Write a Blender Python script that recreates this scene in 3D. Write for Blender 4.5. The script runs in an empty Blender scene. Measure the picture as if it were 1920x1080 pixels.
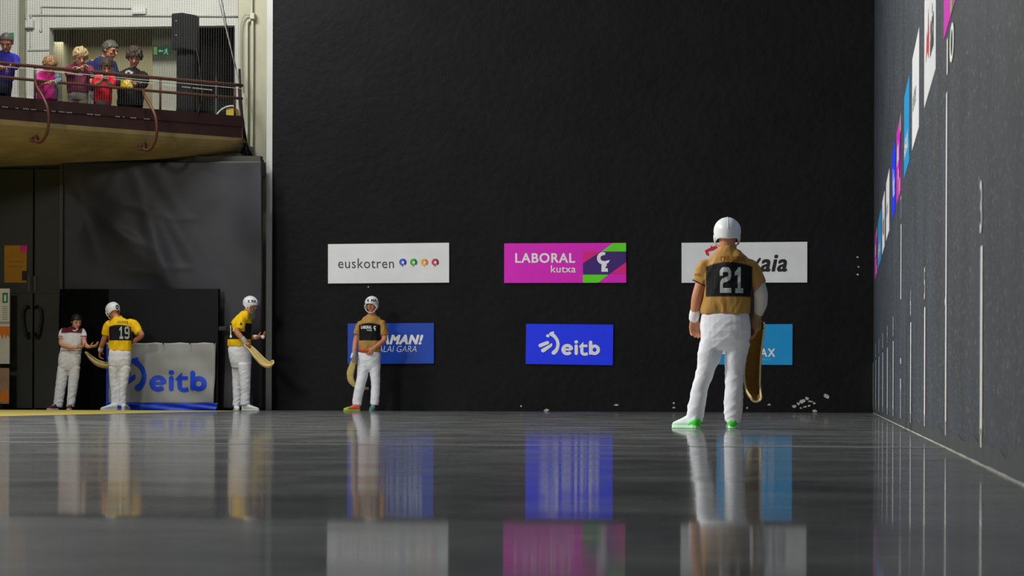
import bpy, bmesh, math, random
import numpy as np
from mathutils import Vector, Matrix, noise
from mathutils.bvhtree import BVHTree

random.seed(7)
SC = bpy.context.scene
COL = SC.collection

# ------------------------------------------------------------------ camera
F_PX, YAW, ROLL, EYE, CY = 5147.0, 0.1193, 0.0036, 0.2513, 743.06
XR, YW, WID = 0.5237, 45.41, 10.043            # right wall x, back wall y, court width
XL = XR - WID
D = Vector((-math.sin(YAW), math.cos(YAW), 0))
R0 = Vector((math.cos(YAW), math.sin(YAW), 0)); U0 = Vector((0, 0, 1))
CR = R0 * math.cos(ROLL) + U0 * math.sin(ROLL)
CU = U0 * math.cos(ROLL) - R0 * math.sin(ROLL)
CAM = Vector((0, 0, EYE))
cd = bpy.data.cameras.new('camera'); cam = bpy.data.objects.new('camera', cd); COL.objects.link(cam)
cam.matrix_world = Matrix(((CR.x, CU.x, -D.x, 0), (CR.y, CU.y, -D.y, 0), (CR.z, CU.z, -D.z, EYE), (0, 0, 0, 1)))
cd.sensor_width = 36; cd.lens = F_PX / 1920 * 36
cd.shift_y = (CY - 540) / 1920
cd.clip_end = 300; cd.clip_start = .05
cd.dof.use_dof = True; cd.dof.focus_distance = 31; cd.dof.aperture_fstop = 9
SC.camera = cam

# ------------------------------------------------------------------ light
SC.view_settings.view_transform = 'Standard'; SC.view_settings.look = 'None'
SC.view_settings.exposure = 0.0; SC.view_settings.gamma = 1; SC.view_settings.use_curve_mapping = False
wd = bpy.data.worlds.new('world'); SC.world = wd; wd.use_nodes = True
wb = wd.node_tree.nodes['Background']; wb.inputs[0].default_value = (.62, .70, .80, 1); wb.inputs[1].default_value = .04

def area(name, loc, target, sx, sy, power, color=(1, 1, 1), spread=180):
    l = bpy.data.lights.new(name, 'AREA'); l.shape = 'RECTANGLE'; l.size = sx; l.size_y = sy
    l.energy = power; l.color = color; l.spread = math.radians(spread)
    o = bpy.data.objects.new(name, l); COL.objects.link(o); o.location = loc
    o.rotation_euler = (Vector(target) - Vector(loc)).to_track_quat('-Z', 'Y').to_euler()
    return o
# daylight through the tall side windows above the stands, and the roof lights
area('side_window_light', (-14.5, 33, 12), (0, 27, 1), 6, 3.5, 1750, (1, .99, .965))
area('front_window_light', (-14, 18, 9), (0, 22, 1), 3.2, 2.6, 2050, (1, .985, .95))
area('roof_light', (-5, 26, 15), (-5, 26, 0), 8, 34, 280, (.90, .95, 1))
area('gallery_light', (-11.6, 41.2, 9.6), (-11.2, 46.5, 6.2), 3, .6, 400, (1, .995, .97))
area('balcony_recess_fill', (-13.3, 49.4, 6.8), (-13.3, 49.4, 4), 2.5, .5, 32, (1, .95, .82))  # added lamp with no visible source, brightens the recess behind the opening

# ------------------------------------------------------------------ helpers
def px(x, y, Y):
    """point of the photograph at depth Y"""
    d = D * F_PX + CR * (x - 960) - CU * (y - CY)
    return CAM + d * (Y / d.y)
def pxX(x, y, X):
    d = D * F_PX + CR * (x - 960) - CU * (y - CY)
    return CAM + d * (X / d.x)
def mpp(P):                                     # metres per photo pixel at a point
    return (P - CAM).dot(D) / F_PX
def lin(c):
    return tuple((v / 255 / 12.92) if v / 255 <= .04045 else ((v / 255 + .055) / 1.055) ** 2.4 for v in c)

MATS = {}
def mat(name, rgb, rough=.6, var=0.0, scale=8, bump=0.0, bscale=40, spec=.4, attr=False, metal=0, emit=0, stretch=(1, 1, 1), coat=0):
    if name in MATS: return MATS[name]
    m = bpy.data.materials.new(name); m.use_nodes = True; MATS[name] = m
    n = m.node_tree.nodes; L = m.node_tree.links; p = n['Principled BSDF']
    c = lin(rgb); p.inputs['Base Color'].default_value = (*c, 1)
    p.inputs['Roughness'].default_value = rough; p.inputs['Specular IOR Level'].default_value = spec
    p.inputs['Metallic'].default_value = metal; p.inputs['Coat Weight'].default_value = coat
    tc = n.new('ShaderNodeTexCoord'); mp = n.new('ShaderNodeMapping'); L.new(tc.outputs['Object'], mp.inputs[0])
    mp.inputs['Scale'].default_value = stretch
    src = None
    if attr:
        a = n.new('ShaderNodeAttribute'); a.attribute_name = 'Col'; src = a.outputs['Color']
    if var:
        t = n.new('ShaderNodeTexNoise'); t.inputs['Scale'].default_value = scale; t.inputs['Detail'].default_value = 5
        L.new(mp.outputs[0], t.inputs['Vector'])
        r = n.new('ShaderNodeMapRange'); r.inputs['From Min'].default_value = .3; r.inputs['From Max'].default_value = .7
        r.inputs['To Min'].default_value = 1 - var; r.inputs['To Max'].default_value = 1 + var
        L.new(t.outputs['Fac'], r.inputs['Value'])
        mx = n.new('ShaderNodeMix'); mx.data_type = 'RGBA'; mx.blend_type = 'MULTIPLY'; mx.inputs['Factor'].default_value = 1
        if src: L.new(src, mx.inputs['A'])
        else: mx.inputs['A'].default_value = (*c, 1)
        L.new(r.outputs[0], mx.inputs['B']); src = mx.outputs['Result']
    if src: L.new(src, p.inputs['Base Color'])
    if bump:
        t2 = n.new('ShaderNodeTexNoise'); t2.inputs['Scale'].default_value = bscale; t2.inputs['Detail'].default_value = 4
        L.new(mp.outputs[0], t2.inputs['Vector'])
        b = n.new('ShaderNodeBump'); b.inputs['Strength'].default_value = bump; b.inputs['Distance'].default_value = .01
        L.new(t2.outputs['Fac'], b.inputs['Height']); L.new(b.outputs[0], p.inputs['Normal'])
    if emit:
        p.inputs['Emission Color'].default_value = (*c, 1); p.inputs['Emission Strength'].default_value = emit
    return m

def root_loc(o):
    v = Vector((0, 0, 0))
    while o is not None: v += o.location; o = o.parent
    return v
def obj(name, me, m, parent=None, smooth=False, **props):
    """me: bmesh or mesh in world coordinates"""
    if isinstance(me, bmesh.types.BMesh):
        bm = me; me = bpy.data.meshes.new(name); bmesh.ops.recalc_face_normals(bm, faces=bm.faces[:]); bm.to_mesh(me); bm.free()
    me.name = name
    o = bpy.data.objects.new(name, me); COL.objects.link(o)
    ms = m if isinstance(m, (list, tuple)) else [m]
    me.materials.clear()
    for k in ms: me.materials.append(k)
    if parent is not None:
        me.transform(Matrix.Translation(-root_loc(parent))); o.parent = parent
    elif props.pop('center', True):
        n = len(me.vertices)
        if n:
            a = np.empty(n * 3); me.vertices.foreach_get('co', a); a = a.reshape(-1, 3)
            c = Vector(((a[:, 0].min() + a[:, 0].max()) / 2, (a[:, 1].min() + a[:, 1].max()) / 2, a[:, 2].min()))
            me.transform(Matrix.Translation(-c)); o.location = c
    props.pop('center', None)
    if smooth: me.polygons.foreach_set('use_smooth', [True] * len(me.polygons))
    for k, v in props.items(): o[k] = v
    return o
def thing(name, loc, label, cat, group=None):
    o = bpy.data.objects.new(name, None); COL.objects.link(o); o.location = loc; o.empty_display_size = .1
    o['label'] = label; o['category'] = cat
    if group: o['group'] = group
    return o
def tag(o, label, cat, group=None):
    o['label'] = label; o['category'] = cat
    if group: o['group'] = group
    return o
def struct(name, bm, m, parent=None, **k):
    o = obj(name, bm, m, parent, **k)
    if parent is None: o['kind'] = 'structure'
    return o

def box(bm, x0, x1, y0, y1, z0, z1, bev=0):
    b = bm if not bev else bmesh.new()
    vs = [b.verts.new((x, y, z)) for x in (x0, x1) for y in (y0, y1) for z in (z0, z1)]
    for f in ((0, 1, 3, 2), (4, 6, 7, 5), (0, 4, 5, 1), (2, 3, 7, 6), (0, 2, 6, 4), (1, 5, 7, 3)):
        b.faces.new([vs[i] for i in f])
    if bev:
        bmesh.ops.recalc_face_normals(b, faces=b.faces[:])
        bmesh.ops.bevel(b, geom=b.edges[:], offset=bev, segments=2, affect='EDGES', profile=.6)
        me = bpy.data.meshes.new('t'); b.to_mesh(me); b.free(); bm.from_mesh(me); bpy.data.meshes.remove(me)
    return bm
def B(*a, **k): return box(bmesh.new(), *a, **k)
def frame(t):
    t = t.normalized(); a = Vector((0, 0, 1)) if abs(t.z) < .9 else Vector((1, 0, 0))
    u = t.cross(a).normalized(); return u, t.cross(u).normalized()
def loft(bm, rings, cap=True, close=True):
    vr = [[bm.verts.new(p) for p in r] for r in rings]; n = len(rings[0])
    for a, b in zip(vr, vr[1:]):
        for i in range(n if close else n - 1):
            j = (i + 1) % n; bm.faces.new((a[i], a[j], b[j], b[i]))
    if cap and close:
        bm.faces.new(vr[0][::-1]); bm.faces.new(vr[-1])
    return bm
def ell(c, ax, ay, n=20, pw=2.0):
    out = []
    for i in range(n):
        t = 2 * math.pi * i / n; cs, sn = math.cos(t), math.sin(t)
        k = (abs(cs) ** pw + abs(sn) ** pw) ** (-1 / pw)
        out.append(c + ax * (cs * k) + ay * (sn * k))
    return out
def tube(bm, pts, rad, n=10, round_ends=False):
    pts = [Vector(p) for p in pts]
    if not isinstance(rad, (list, tuple)): rad = [rad] * len(pts)
    rings = []; u = None
    for i, p in enumerate(pts):
        t = (pts[min(i + 1, len(pts) - 1)] - pts[max(i - 1, 0)]).normalized()
        if u is None: u, v = frame(t)
        else:
            u = (u - t * u.dot(t)).normalized(); v = t.cross(u)
        if round_ends and i == 0:
            for q in (.15, .5, .85): 
                a = q * math.pi / 2; rings.append(ell(p - t * rad[0] * math.cos(a), u * rad[0] * math.sin(a), v * rad[0] * math.sin(a), n))
        rings.append(ell(p, u * rad[i], v * rad[i], n))
        if round_ends and i == len(pts) - 1:
            for q in (.85, .5, .15):
                a = q * math.pi / 2; rings.append(ell(p + t * rad[i] * math.cos(a), u * rad[i] * math.sin(a), v * rad[i] * math.sin(a), n))
    return loft(bm, rings)
def T(pts, r, n=8, **k): return tube(bmesh.new(), pts, r, n, **k)
def ellipsoid(bm, c, ax, ay, az, u=16, v=10):
    rings = []
    for i in range(1, v):
        a = math.pi * i / v; rings.append(ell(c + az * math.cos(a), ax * math.sin(a), ay * math.sin(a), u))
    top = bm.verts.new(c + az); bot = bm.verts.new(c - az)
    vr = [[bm.verts.new(p) for p in r] for r in rings]
    for a, b in zip(vr, vr[1:]):
        for i in range(u): bm.faces.new((a[i], a[(i + 1) % u], b[(i + 1) % u], b[i]))
    for i in range(u):
        bm.faces.new((top, vr[0][i], vr[0][(i + 1) % u])); bm.faces.new((bot, vr[-1][(i + 1) % u], vr[-1][i]))
    return bm
def smooth_curve(pts, n=6):
    P = [Vector(p) for p in pts]; P = [P[0] * 2 - P[1]] + P + [P[-1] * 2 - P[-2]]; out = []
    for i in range(1, len(P) - 2):
        for k in range(n):
            t = k / n; a, b, c, d = P[i - 1:i + 3]
            out.append(.5 * ((2 * b) + (c - a) * t + (2 * a - 5 * b + 4 * c - d) * t * t + (3 * b - a - 3 * c + d) * t ** 3))
    return out + [P[-2]]
def evaluate(me, mods):
    o = bpy.data.objects.new('tmp', me); COL.objects.link(o)
    for ty, kw in mods:
        md = o.modifiers.new('m', ty)
        for k, v in kw.items(): setattr(md, k, v)
    dg = bpy.context.evaluated_depsgraph_get(); dg.update()
    out = bpy.data.meshes.new_from_object(o.evaluated_get(dg))
    bpy.data.objects.remove(o); bpy.data.meshes.remove(me)
    return out
def remesh(bm, vox, sm=4, fac=.5):
    me = bpy.data.meshes.new('t'); bmesh.ops.recalc_face_normals(bm, faces=bm.faces[:]); bm.to_mesh(me); bm.free()
    return evaluate(me, [('REMESH', dict(mode='VOXEL', voxel_size=vox)), ('SMOOTH', dict(factor=fac, iterations=sm))])
def displace(me, fn):
    n = len(me.vertices); co = np.empty(n * 3, np.float32); no = np.empty(n * 3, np.float32)
    me.vertices.foreach_get('co', co); me.vertex_normals.foreach_get('vector', no)
    d = np.array([fn(Vector(q)) for q in co.reshape(-1, 3).tolist()], np.float32)
    me.vertices.foreach_set('co', (co.reshape(-1, 3) + no.reshape(-1, 3) * d[:, None]).ravel()); me.update()
def paint(me, fn):
    a = me.color_attributes.new('Col', 'FLOAT_COLOR', 'POINT')
    out = np.ones((len(me.vertices), 4), np.float32)
    for i, v in enumerate(me.vertices): out[i, :3] = fn(v.co, v.normal)
    a.data.foreach_set('color', out.ravel())
def mixc(a, b, t): return tuple(x + (y - x) * t for x, y in zip(a, b))
def sst(a, b, x):
    t = min(1, max(0, (x - a) / (b - a))); return t * t * (3 - 2 * t)

# ---- flat lettering -----------------------------------------------------
def text_bm(s, shear=0, off=0, space=1.0):
    """outline text; heavier weights are laid in layers a hair apart"""
    if off > 0:
        a = text_bm(s, shear, 0, space + off * 2.2); me = bpy.data.meshes.new('t'); a.to_mesh(me); a.free(); bm = bmesh.new()
        w = off * 1.0
        for k, (dx, dy) in enumerate(((0, 0), (w, 0), (-w, 0), (w * .7, w * .7), (-w * .7, w * .7), (w * .7, -w * .7), (-w * .7, -w * .7))):
            me.transform(Matrix.Translation((dx, dy, k * 1.5e-4))); bm.from_mesh(me); me.transform(Matrix.Translation((-dx, -dy, -k * 1.5e-4)))
        bpy.data.meshes.remove(me); return bm
    cu = bpy.data.curves.new('t', 'FONT'); cu.body = s; cu.shear = shear; cu.offset = off; cu.space_character = space; cu.resolution_u = 4
    o = bpy.data.objects.new('t', cu); COL.objects.link(o)
    dg = bpy.context.evaluated_depsgraph_get(); dg.update()
    me = bpy.data.meshes.new_from_object(o.evaluated_get(dg)); bpy.data.objects.remove(o); bpy.data.curves.remove(cu)
    bm = bmesh.new(); bm.from_mesh(me); bpy.data.meshes.remove(me); return bm
def fit(bm, fn):
    """bring the 2D glyph bmesh to unit box and map (u right, v up) with fn"""
    xs = [v.co.x for v in bm.verts]; ys = [v.co.y for v in bm.verts]
    x0, x1, y0, y1 = min(xs), max(xs), min(ys), max(ys)
    for v in bm.verts:
        z = v.co.z; v.co = fn((v.co.x - x0) / (x1 - x0), (v.co.y - y0) / (y1 - y0)); v.co += (CAM - v.co).normalized() * z
    return bm
def rect_map(x0, y0, x1, y1, Y):                # photo rectangle (top-left, bottom-right) on the plane y=Y
    return lambda u, v: px(x0 + (x1 - x0) * u, y1 + (y0 - y1) * v, Y)
def poly(bm, pts):                              # each overlapping piece of a glyph lies a hair above the last
    z = len(bm.faces) * 1.2e-4
    return bm.faces.new([bm.verts.new((p[0], p[1], z)) for p in pts])
def stroke(bm, pts, w, caps=True, n=10):
    """thick polyline; w single or per-point half widths"""
    P = [Vector((p[0], p[1])) for p in pts]
    ws = w if isinstance(w, (list, tuple)) else [w] * len(P)
    for i in range(len(P) - 1):
        d = (P[i + 1] - P[i]).normalized(); nn = Vector((-d.y, d.x))
        poly(bm, [P[i] - nn * ws[i], P[i + 1] - nn * ws[i + 1], P[i + 1] + nn * ws[i + 1], P[i] + nn * ws[i]])
    for i, p in enumerate(P):
        if caps or 0 < i < len(P) - 1:
            poly(bm, [p + Vector((math.cos(2 * math.pi * k / n), math.sin(2 * math.pi * k / n))) * ws[i] for k in range(n)])
    return bm
def arc(cx, cy, r, a0, a1, n=14, ry=None):
    ry = ry or r
    return [(cx + r * math.cos(math.radians(a0 + (a1 - a0) * i / n)), cy + ry * math.sin(math.radians(a0 + (a1 - a0) * i / n))) for i in range(n + 1)]
def map2(bm, fn):
    for v in bm.verts:
        z = v.co.z; v.co = fn(v.co.x, v.co.y); v.co.y -= z
    return bm
def sub2(bm, L):
    bmesh.ops.triangulate(bm, faces=bm.faces[:])
    for _ in range(4):
        es = [e for e in bm.edges if e.calc_length() > L]
        if not es: break
        bmesh.ops.subdivide_edges(bm, edges=es, cuts=1); bmesh.ops.triangulate(bm, faces=bm.faces[:])
    return bm
def wrap(bm, me, off=.004, L=.02):
    """lay flat lettering on a garment or cloth"""
    sub2(bm, L); b = me if isinstance(me, BVHTree) else BVHTree.FromPolygons([v.co for v in me.vertices], [p.vertices for p in me.polygons])
    dead = []; ys = max(v.co.y for v in bm.verts)
    for v in bm.verts:
        d = (v.co - CAM).normalized(); h = b.ray_cast(v.co - d * 3, d)
        if h[0] is None: dead.append(v)
        else: v.co = h[0] - d * (off + max(0, min(.02, ys - v.co.y)) * .5)
    bmesh.ops.delete(bm, geom=dead, context='VERTS'); return bm

# ------------------------------------------------------------------ structure materials
def wall_mat(name, rgb, fleck, fscale, famt, rough, bump, spec=.3, mott=.25):
    m = mat(name, rgb, rough, mott, 1.3, bump, 7, spec)
    n = m.node_tree.nodes; L = m.node_tree.links; p = n['Principled BSDF']
    tc = [x for x in n if x.type == 'TEX_COORD'][0]
    base = p.inputs['Base Color'].links[0].from_socket
    nt = n.new('ShaderNodeTexNoise'); nt.inputs['Scale'].default_value = fscale; nt.inputs['Detail'].default_value = 3; nt.inputs['Roughness'].default_value = .7
    L.new(tc.outputs['Object'], nt.inputs['Vector'])
    r = n.new('ShaderNodeMapRange'); r.inputs['From Min'].default_value = famt; r.inputs['From Max'].default_value = famt + .14
    L.new(nt.outputs['Fac'], r.inputs['Value'])
    mx = n.new('ShaderNodeMix'); mx.data_type = 'RGBA'; L.new(r.outputs[0], mx.inputs['Factor']); L.new(base, mx.inputs['A'])
    mx.inputs['B'].default_value = (*lin(fleck), 1); L.new(mx.outputs['Result'], p.inputs['Base Color'])
    return m
M_BACK = wall_mat('black_wall_paint', (9, 9, 13), (38, 38, 42), 30, .76, .62, 1.0, .18, .5)
M_RIGHT = wall_mat('scuffed_dark_wall_paint', (48, 55, 62), (176, 182, 184), 26, .60, .6, .6, .3, .35)
M_FLOOR = bpy.data.materials.new('polished_court_floor'); M_FLOOR.use_nodes = True
def build_floor_mat(m):
    n = m.node_tree.nodes; L = m.node_tree.links; n.clear()
    out = n.new('ShaderNodeOutputMaterial'); mix = n.new('ShaderNodeMixShader'); df = n.new('ShaderNodeBsdfDiffuse'); gl = n.new('ShaderNodeBsdfAnisotropic')
    gl.distribution = 'GGX'; gl.inputs['Roughness'].default_value = .056
    g2 = n.new('ShaderNodeBsdfAnisotropic'); g2.distribution = 'GGX'; g2.inputs['Roughness'].default_value = .34; g2.inputs['Color'].default_value = (.8, .82, .84, 1)
    m2 = n.new('ShaderNodeMixShader'); m2.inputs[0].default_value = .30; L.new(df.outputs[0], m2.inputs[1]); L.new(g2.outputs[0], m2.inputs[2])
    L.new(m2.outputs[0], mix.inputs[1]); L.new(gl.outputs[0], mix.inputs[2]); L.new(mix.outputs[0], out.inputs[0])
    geo = n.new('ShaderNodeNewGeometry'); sep = n.new('ShaderNodeSeparateXYZ'); L.new(geo.outputs['Position'], sep.inputs[0])
    # colour: worn grey with streaks and pale specks
    no = n.new('ShaderNodeTexNoise'); no.inputs['Scale'].default_value = 1.1; no.inputs['Detail'].default_value = 8; no.inputs['Roughness'].default_value = .7
    L.new(geo.outputs['Position'], no.inputs['Vector'])
    cr = n.new('ShaderNodeValToRGB'); cr.color_ramp.elements[0].position = .36; cr.color_ramp.elements[0].color = (*lin((78, 80, 79)), 1)
    cr.color_ramp.elements[1].position = .64; cr.color_ramp.elements[1].color = (*lin((136, 138, 133)), 1); L.new(no.outputs['Fac'], cr.inputs[0])
    sp = n.new('ShaderNodeTexNoise'); sp.inputs['Scale'].default_value = 5; sp.inputs['Detail'].default_value = 2; L.new(geo.outputs['Position'], sp.inputs['Vector'])
    sr = n.new('ShaderNodeMapRange'); sr.inputs['From Min'].default_value = .70; sr.inputs['From Max'].default_value = .74; L.new(sp.outputs['Fac'], sr.inputs['Value'])
    mx = n.new('ShaderNodeMix'); mx.data_type = 'RGBA'; L.new(sr.outputs[0], mx.inputs['Factor']); L.new(cr.outputs[0], mx.inputs['A']); mx.inputs['B'].default_value = (*lin((165, 165, 160)), 1)
    L.new(mx.outputs['Result'], df.inputs['Color'])
    gl.inputs['Color'].default_value = (.92, .92, .92, 1)
    fr = n.new('ShaderNodeMapRange'); fr.inputs['From Min'].default_value = .3; fr.inputs['From Max'].default_value = .7
    fr.inputs['To Min'].default_value = .66; fr.inputs['To Max'].default_value = .44; L.new(no.outputs['Fac'], fr.inputs['Value'])
    wear = n.new('ShaderNodeMapRange'); wear.inputs['From Min'].default_value = 5.42; wear.inputs['From Max'].default_value = 5.52; wear.inputs['To Min'].default_value = .62; L.new(sep.outputs['Y'], wear.inputs['Value'])
    mw = n.new('ShaderNodeMath'); mw.operation = 'MULTIPLY'; L.new(fr.outputs[0], mw.inputs[0]); L.new(wear.outputs[0], mw.inputs[1]); L.new(mw.outputs[0], mix.inputs[0])
    # long gentle waves of the slabs, two joints
    dv = n.new('ShaderNodeMath'); dv.operation = 'DIVIDE'; dv.inputs[1].default_value = 50; L.new(sep.outputs['Y'], dv.inputs[0])
    rp = n.new('ShaderNodeValToRGB'); rp.color_ramp.interpolation = 'LINEAR'
    stops = [(0, 0), (3.7, 0), (5.44, .003), (5.52, -.0047), (14.3, .0055), (25, .0042), (45, 0)]
    el = rp.color_ramp.elements
    while len(el) < len(stops): el.new(.5)
    for i, (y, t) in enumerate(stops):
        el[i].position = y / 50; q = (t + .01) / .02; el[i].color = (q, q, q, 1)
    L.new(dv.outputs[0], rp.inputs[0])
    ma = n.new('ShaderNodeMapRange'); ma.inputs['From Min'].default_value = 0; ma.inputs['From Max'].default_value = 1
    ma.inputs['To Min'].default_value = .01; ma.inputs['To Max'].default_value = -.01; L.new(rp.outputs[0], ma.inputs['Value'])
    wv = n.new('ShaderNodeTexNoise'); wv.inputs['Scale'].default_value = 1.1; wv.inputs['Detail'].default_value = 4; L.new(geo.outputs['Position'], wv.inputs['Vector'])
    wr = n.new('ShaderNodeMapRange'); wr.inputs['To Min'].default_value = -.0035; wr.inputs['To Max'].default_value = .0035; L.new(wv.outputs['Fac'], wr.inputs['Value'])
    ad = n.new('ShaderNodeMath'); L.new(ma.outputs[0], ad.inputs[0]); L.new(wr.outputs[0], ad.inputs[1])
    cb = n.new('ShaderNodeCombineXYZ'); cb.inputs['Z'].default_value = 1; L.new(ad.outputs[0], cb.inputs['Y'])
    nm = n.new('ShaderNodeVectorMath'); nm.operation = 'NORMALIZE'; L.new(cb.outputs[0], nm.inputs[0]); L.new(nm.outputs[0], gl.inputs['Normal'])
build_floor_mat(M_FLOOR)

# ------------------------------------------------------------------ large structure
floor = struct('floor', B(XL, XR, -2, YW, -.2, 0), M_FLOOR)
M_YEL = mat('yellow_side_floor_paint', (196, 178, 92), .5, .12, 2)
M_DARKFLOOR = mat('dark_side_floor', (38, 38, 36), .6, .2, 2)
struct('floor_side', B(-22, XL, -2, 43.2, -.2, .004), M_YEL)
struct('floor_rear', B(-22, XL, 43.2, 50.5, -.2, 0.0), M_DARKFLOOR)
wall_back = struct('wall_back', B(XL, XR + .3, YW, YW + .35, -.2, 10), M_BACK)
wall_right = struct('wall_right', B(XR, XR + .3, -2, YW, -.2, 10), M_RIGHT)
M_CREAM = mat('cream_wall_paint', (178, 176, 152), .7, .10, 1.5, .15, 12)
M_WHITEWALL = mat('white_wall_paint', (214, 214, 204), .7, .05, 2, .1, 14)
M_OLIVE = mat('olive_recess_paint', (140, 136, 106), .8, .10, 1.2)
M_PIL = mat('pale_pilaster_paint', (196, 198, 192), .6, .06, 2)
# pale end of the black wall
x499 = px(498.5, 740, YW).x
struct('trim_1', B(x499, XL, YW - .02, YW + .6, -.2, 10), M_PIL)
# cream wall set back beside it
x438 = px(446, 300, 46.2).x
struct('wall_left', B(x438, x499, 46.2, 46.6, 0, 10), M_CREAM)

# ---- painted lines and numerals on the right wall
M_LINE = mat('white_line_paint', (244, 244, 238), .6, .12, 10)
LY = [10.409 + 3.5 * i for i in range(11)]
def wallquad(bm, y0, y1, z0, z1, off=.004):
    bm.faces.new([bm.verts.new(p) for p in ((XR - off, y0, z0), (XR - off, y1, z0), (XR - off, y1, z1), (XR - off, y0, z1))]); return bm
def wall_num(s, yc, w, z0, z1, parent):
    bm = text_bm(s, off=.012)
    fit(bm, lambda u, v: Vector((XR - .005, yc + w / 2 - w * u, z0 + (z1 - z0) * v)))
    return obj('painted_numeral', bm, M_LINE, parent)
for i, y in enumerate(LY):
    tall = i in (1, 4)
    bm = bmesh.new(); z0 = .06 + .02 * random.random(); top = 1.78 if tall else .82
    w = (.15, .14, .17, .19, .2, .22, .24, .26, .28, .25, .3)[i]
    if i == 10: y = YW - .06
    if i == 4: z1s = [(1.12, top), (.55, .60), (.30, .42)]
    else: z1s = [(z0 + .05, top)]
    for a, b in z1s: wallquad(bm, y - w / 2, y + w / 2, a, b)
    wallquad(bm, y - w / 4, y + w / 4, z0, z1s[-1][0] + .02)
    if i == 1: ellipsoid(bm, Vector((XR - .004, y + .03, .735)), Vector((.003, 0, 0)), Vector((0, .07, 0)), Vector((0, 0, .025)), 10, 6)
    obj('painted_line', bm, M_LINE, wall_right)
    if i != 1 and i < 10: wall_num(str(3 + i), y + .04, .14 if i < 7 else .3, top + .05, top + .25, wall_right)
wall_num('10', LY[1] - .45, .85, 1.86, 2.04, wall_right)
bm = bmesh.new(); n_ = 120
for k in range(n_):
    a, b = 2 + 43.3 * k / n_, 2 + 43.3 * (k + 1) / n_; ha, hb = [.085 + .05 * noise.noise(Vector((q * 1.3, 9, 0))) for q in (a, b)]
    bm.faces.new([bm.verts.new(p) for p in ((XR - .002, a, 0), (XR - .002, b, 0), (XR - .002, b, hb), (XR - .002, a, ha))])
obj('painted_band', bm, mat('dark_band_paint', (46, 50, 52), .7, .25, 5), wall_right)
# rough pale bead where the right wall meets the floor
bm = bmesh.new(); rings = []
y = 2.0
while y < 45.3:
    k = noise.noise(Vector((y * 3, 1, 0))); r = .003 + .006 * max(0, k) ; w = .002 + .012 * noise.noise(Vector((y * 1.7, 5, 0)))
    rings.append([Vector((XR, y, r + .005)), Vector((XR - max(.001, w) - .002, y, .003)), Vector((XR, y, -.01))]); y += .07 if y < 16 else .3
loft(bm, rings); struct('baseboard_right', bm, mat('chipped_plaster_edge', (176, 176, 164), .8, .3, 9))
# floor line
bm = bmesh.new()
for k in range(40):
    x0 = XL + WID * k / 40; x1 = XL + WID * (k + 1) / 40
    bm.faces.new([bm.verts.new(p) for p in ((x0, LY[1] - .05, .002), (x1, LY[1] - .05, .002), (x1, LY[1] + .06, .002), (x0, LY[1] + .06, .002))])
obj('painted_line', bm, mat('worn_floor_line', (150, 150, 148), .6, .3, 3), floor)
# flaked paint low on the back wall
bm = bmesh.new()
def flake(bm, X, Y, sx, sy):
    c = px(X, Y, YW - .004); n = 7; s = mpp(c)
    bm.faces.new([bm.verts.new(c + Vector((math.cos(2 * math.pi * k / n) * sx * s * (.5 + random.random() * .8), 0, math.sin(2 * math.pi * k / n) * sy * s * (.5 + random.random() * .8)))) for k in range(n)])
for X, Y, sx, sy in ((1490, 762, 5, 3), (1497, 757, 5, 3), (1505, 752, 6, 4), (1513, 747, 4, 3), (1520, 753, 5, 2), (1527, 756, 3, 2), (1509, 763, 4, 2), (1517, 761, 3, 2), (1501, 765, 3, 2), (1551, 744, 6, 4), (1547, 740, 3, 2), (1528, 771, 4, 3), (1443, 759, 4, 2), (1401, 765, 2, 2),
                     (1263, 756, 2, 2), (1263, 764, 3, 2), (1156, 759, 5, 2), (1024, 769, 5, 3), (977, 761, 2, 2), (1608, 482, 2, 2), (1610, 500, 2, 2), (1608, 515, 2, 2), (691, 538, 2, 2)):
    flake(bm, X, Y, sx, sy)
obj('flaked_paint', bm, mat('bare_plaster', (170, 170, 160), .8, .25, 20), wall_back)

# ------------------------------------------------------------------ sponsor signs on the back wall
def smat(n, rgb, var=.04): return mat(n, rgb, .45, var, 3, .12, 5)
M_SW = smat('white_vinyl', (226, 228, 230)); M_SB = smat('blue_vinyl', (0, 48, 255), .02); M_SN = smat('navy_blue_vinyl', (4, 66, 180)); M_SC = smat('cyan_vinyl', (0, 150, 214))
M_SM = smat('magenta_vinyl', (226, 8, 196)); M_SG = smat('green_vinyl', (92, 220, 0)); M_SP = smat('purple_vinyl', (58, 16, 116)); M_SR = smat('pink_vinyl', (226, 14, 128))
M_INK = smat('dark_grey_ink', (62, 64, 68)); M_BLK = smat('black_ink', (26, 26, 30)); M_LET = smat('pale_lettering', (240, 240, 240)); M_RED = smat('red_ink', (214, 22, 34))
YS = YW - .03
def sign(name, corners, m, label):
    """corners px: TL,TR,BR,BL on the plane YS; a thin panel"""
    P = [px(x, y, YS) for x, y in corners]; bm = bmesh.new()
    a = [bm.verts.new(p) for p in P]; b = [bm.verts.new(p + Vector((0, .026, 0))) for p in P]
    bm.faces.new(a); bm.faces.new(b[::-1])
    for i in range(4): bm.faces.new((a[i], b[i], b[(i + 1) % 4], a[(i + 1) % 4]))
    return tag(obj(name, bm, m), label, 'sign')
YL = YS - .004
def on(bm, x0, y0, x1, y1, Y=None): return fit(bm, rect_map(x0, y0, x1, y1, YL if Y is None else Y))
def pmap(Y=None): return lambda x, y: px(x, y, YL if Y is None else Y)

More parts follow.
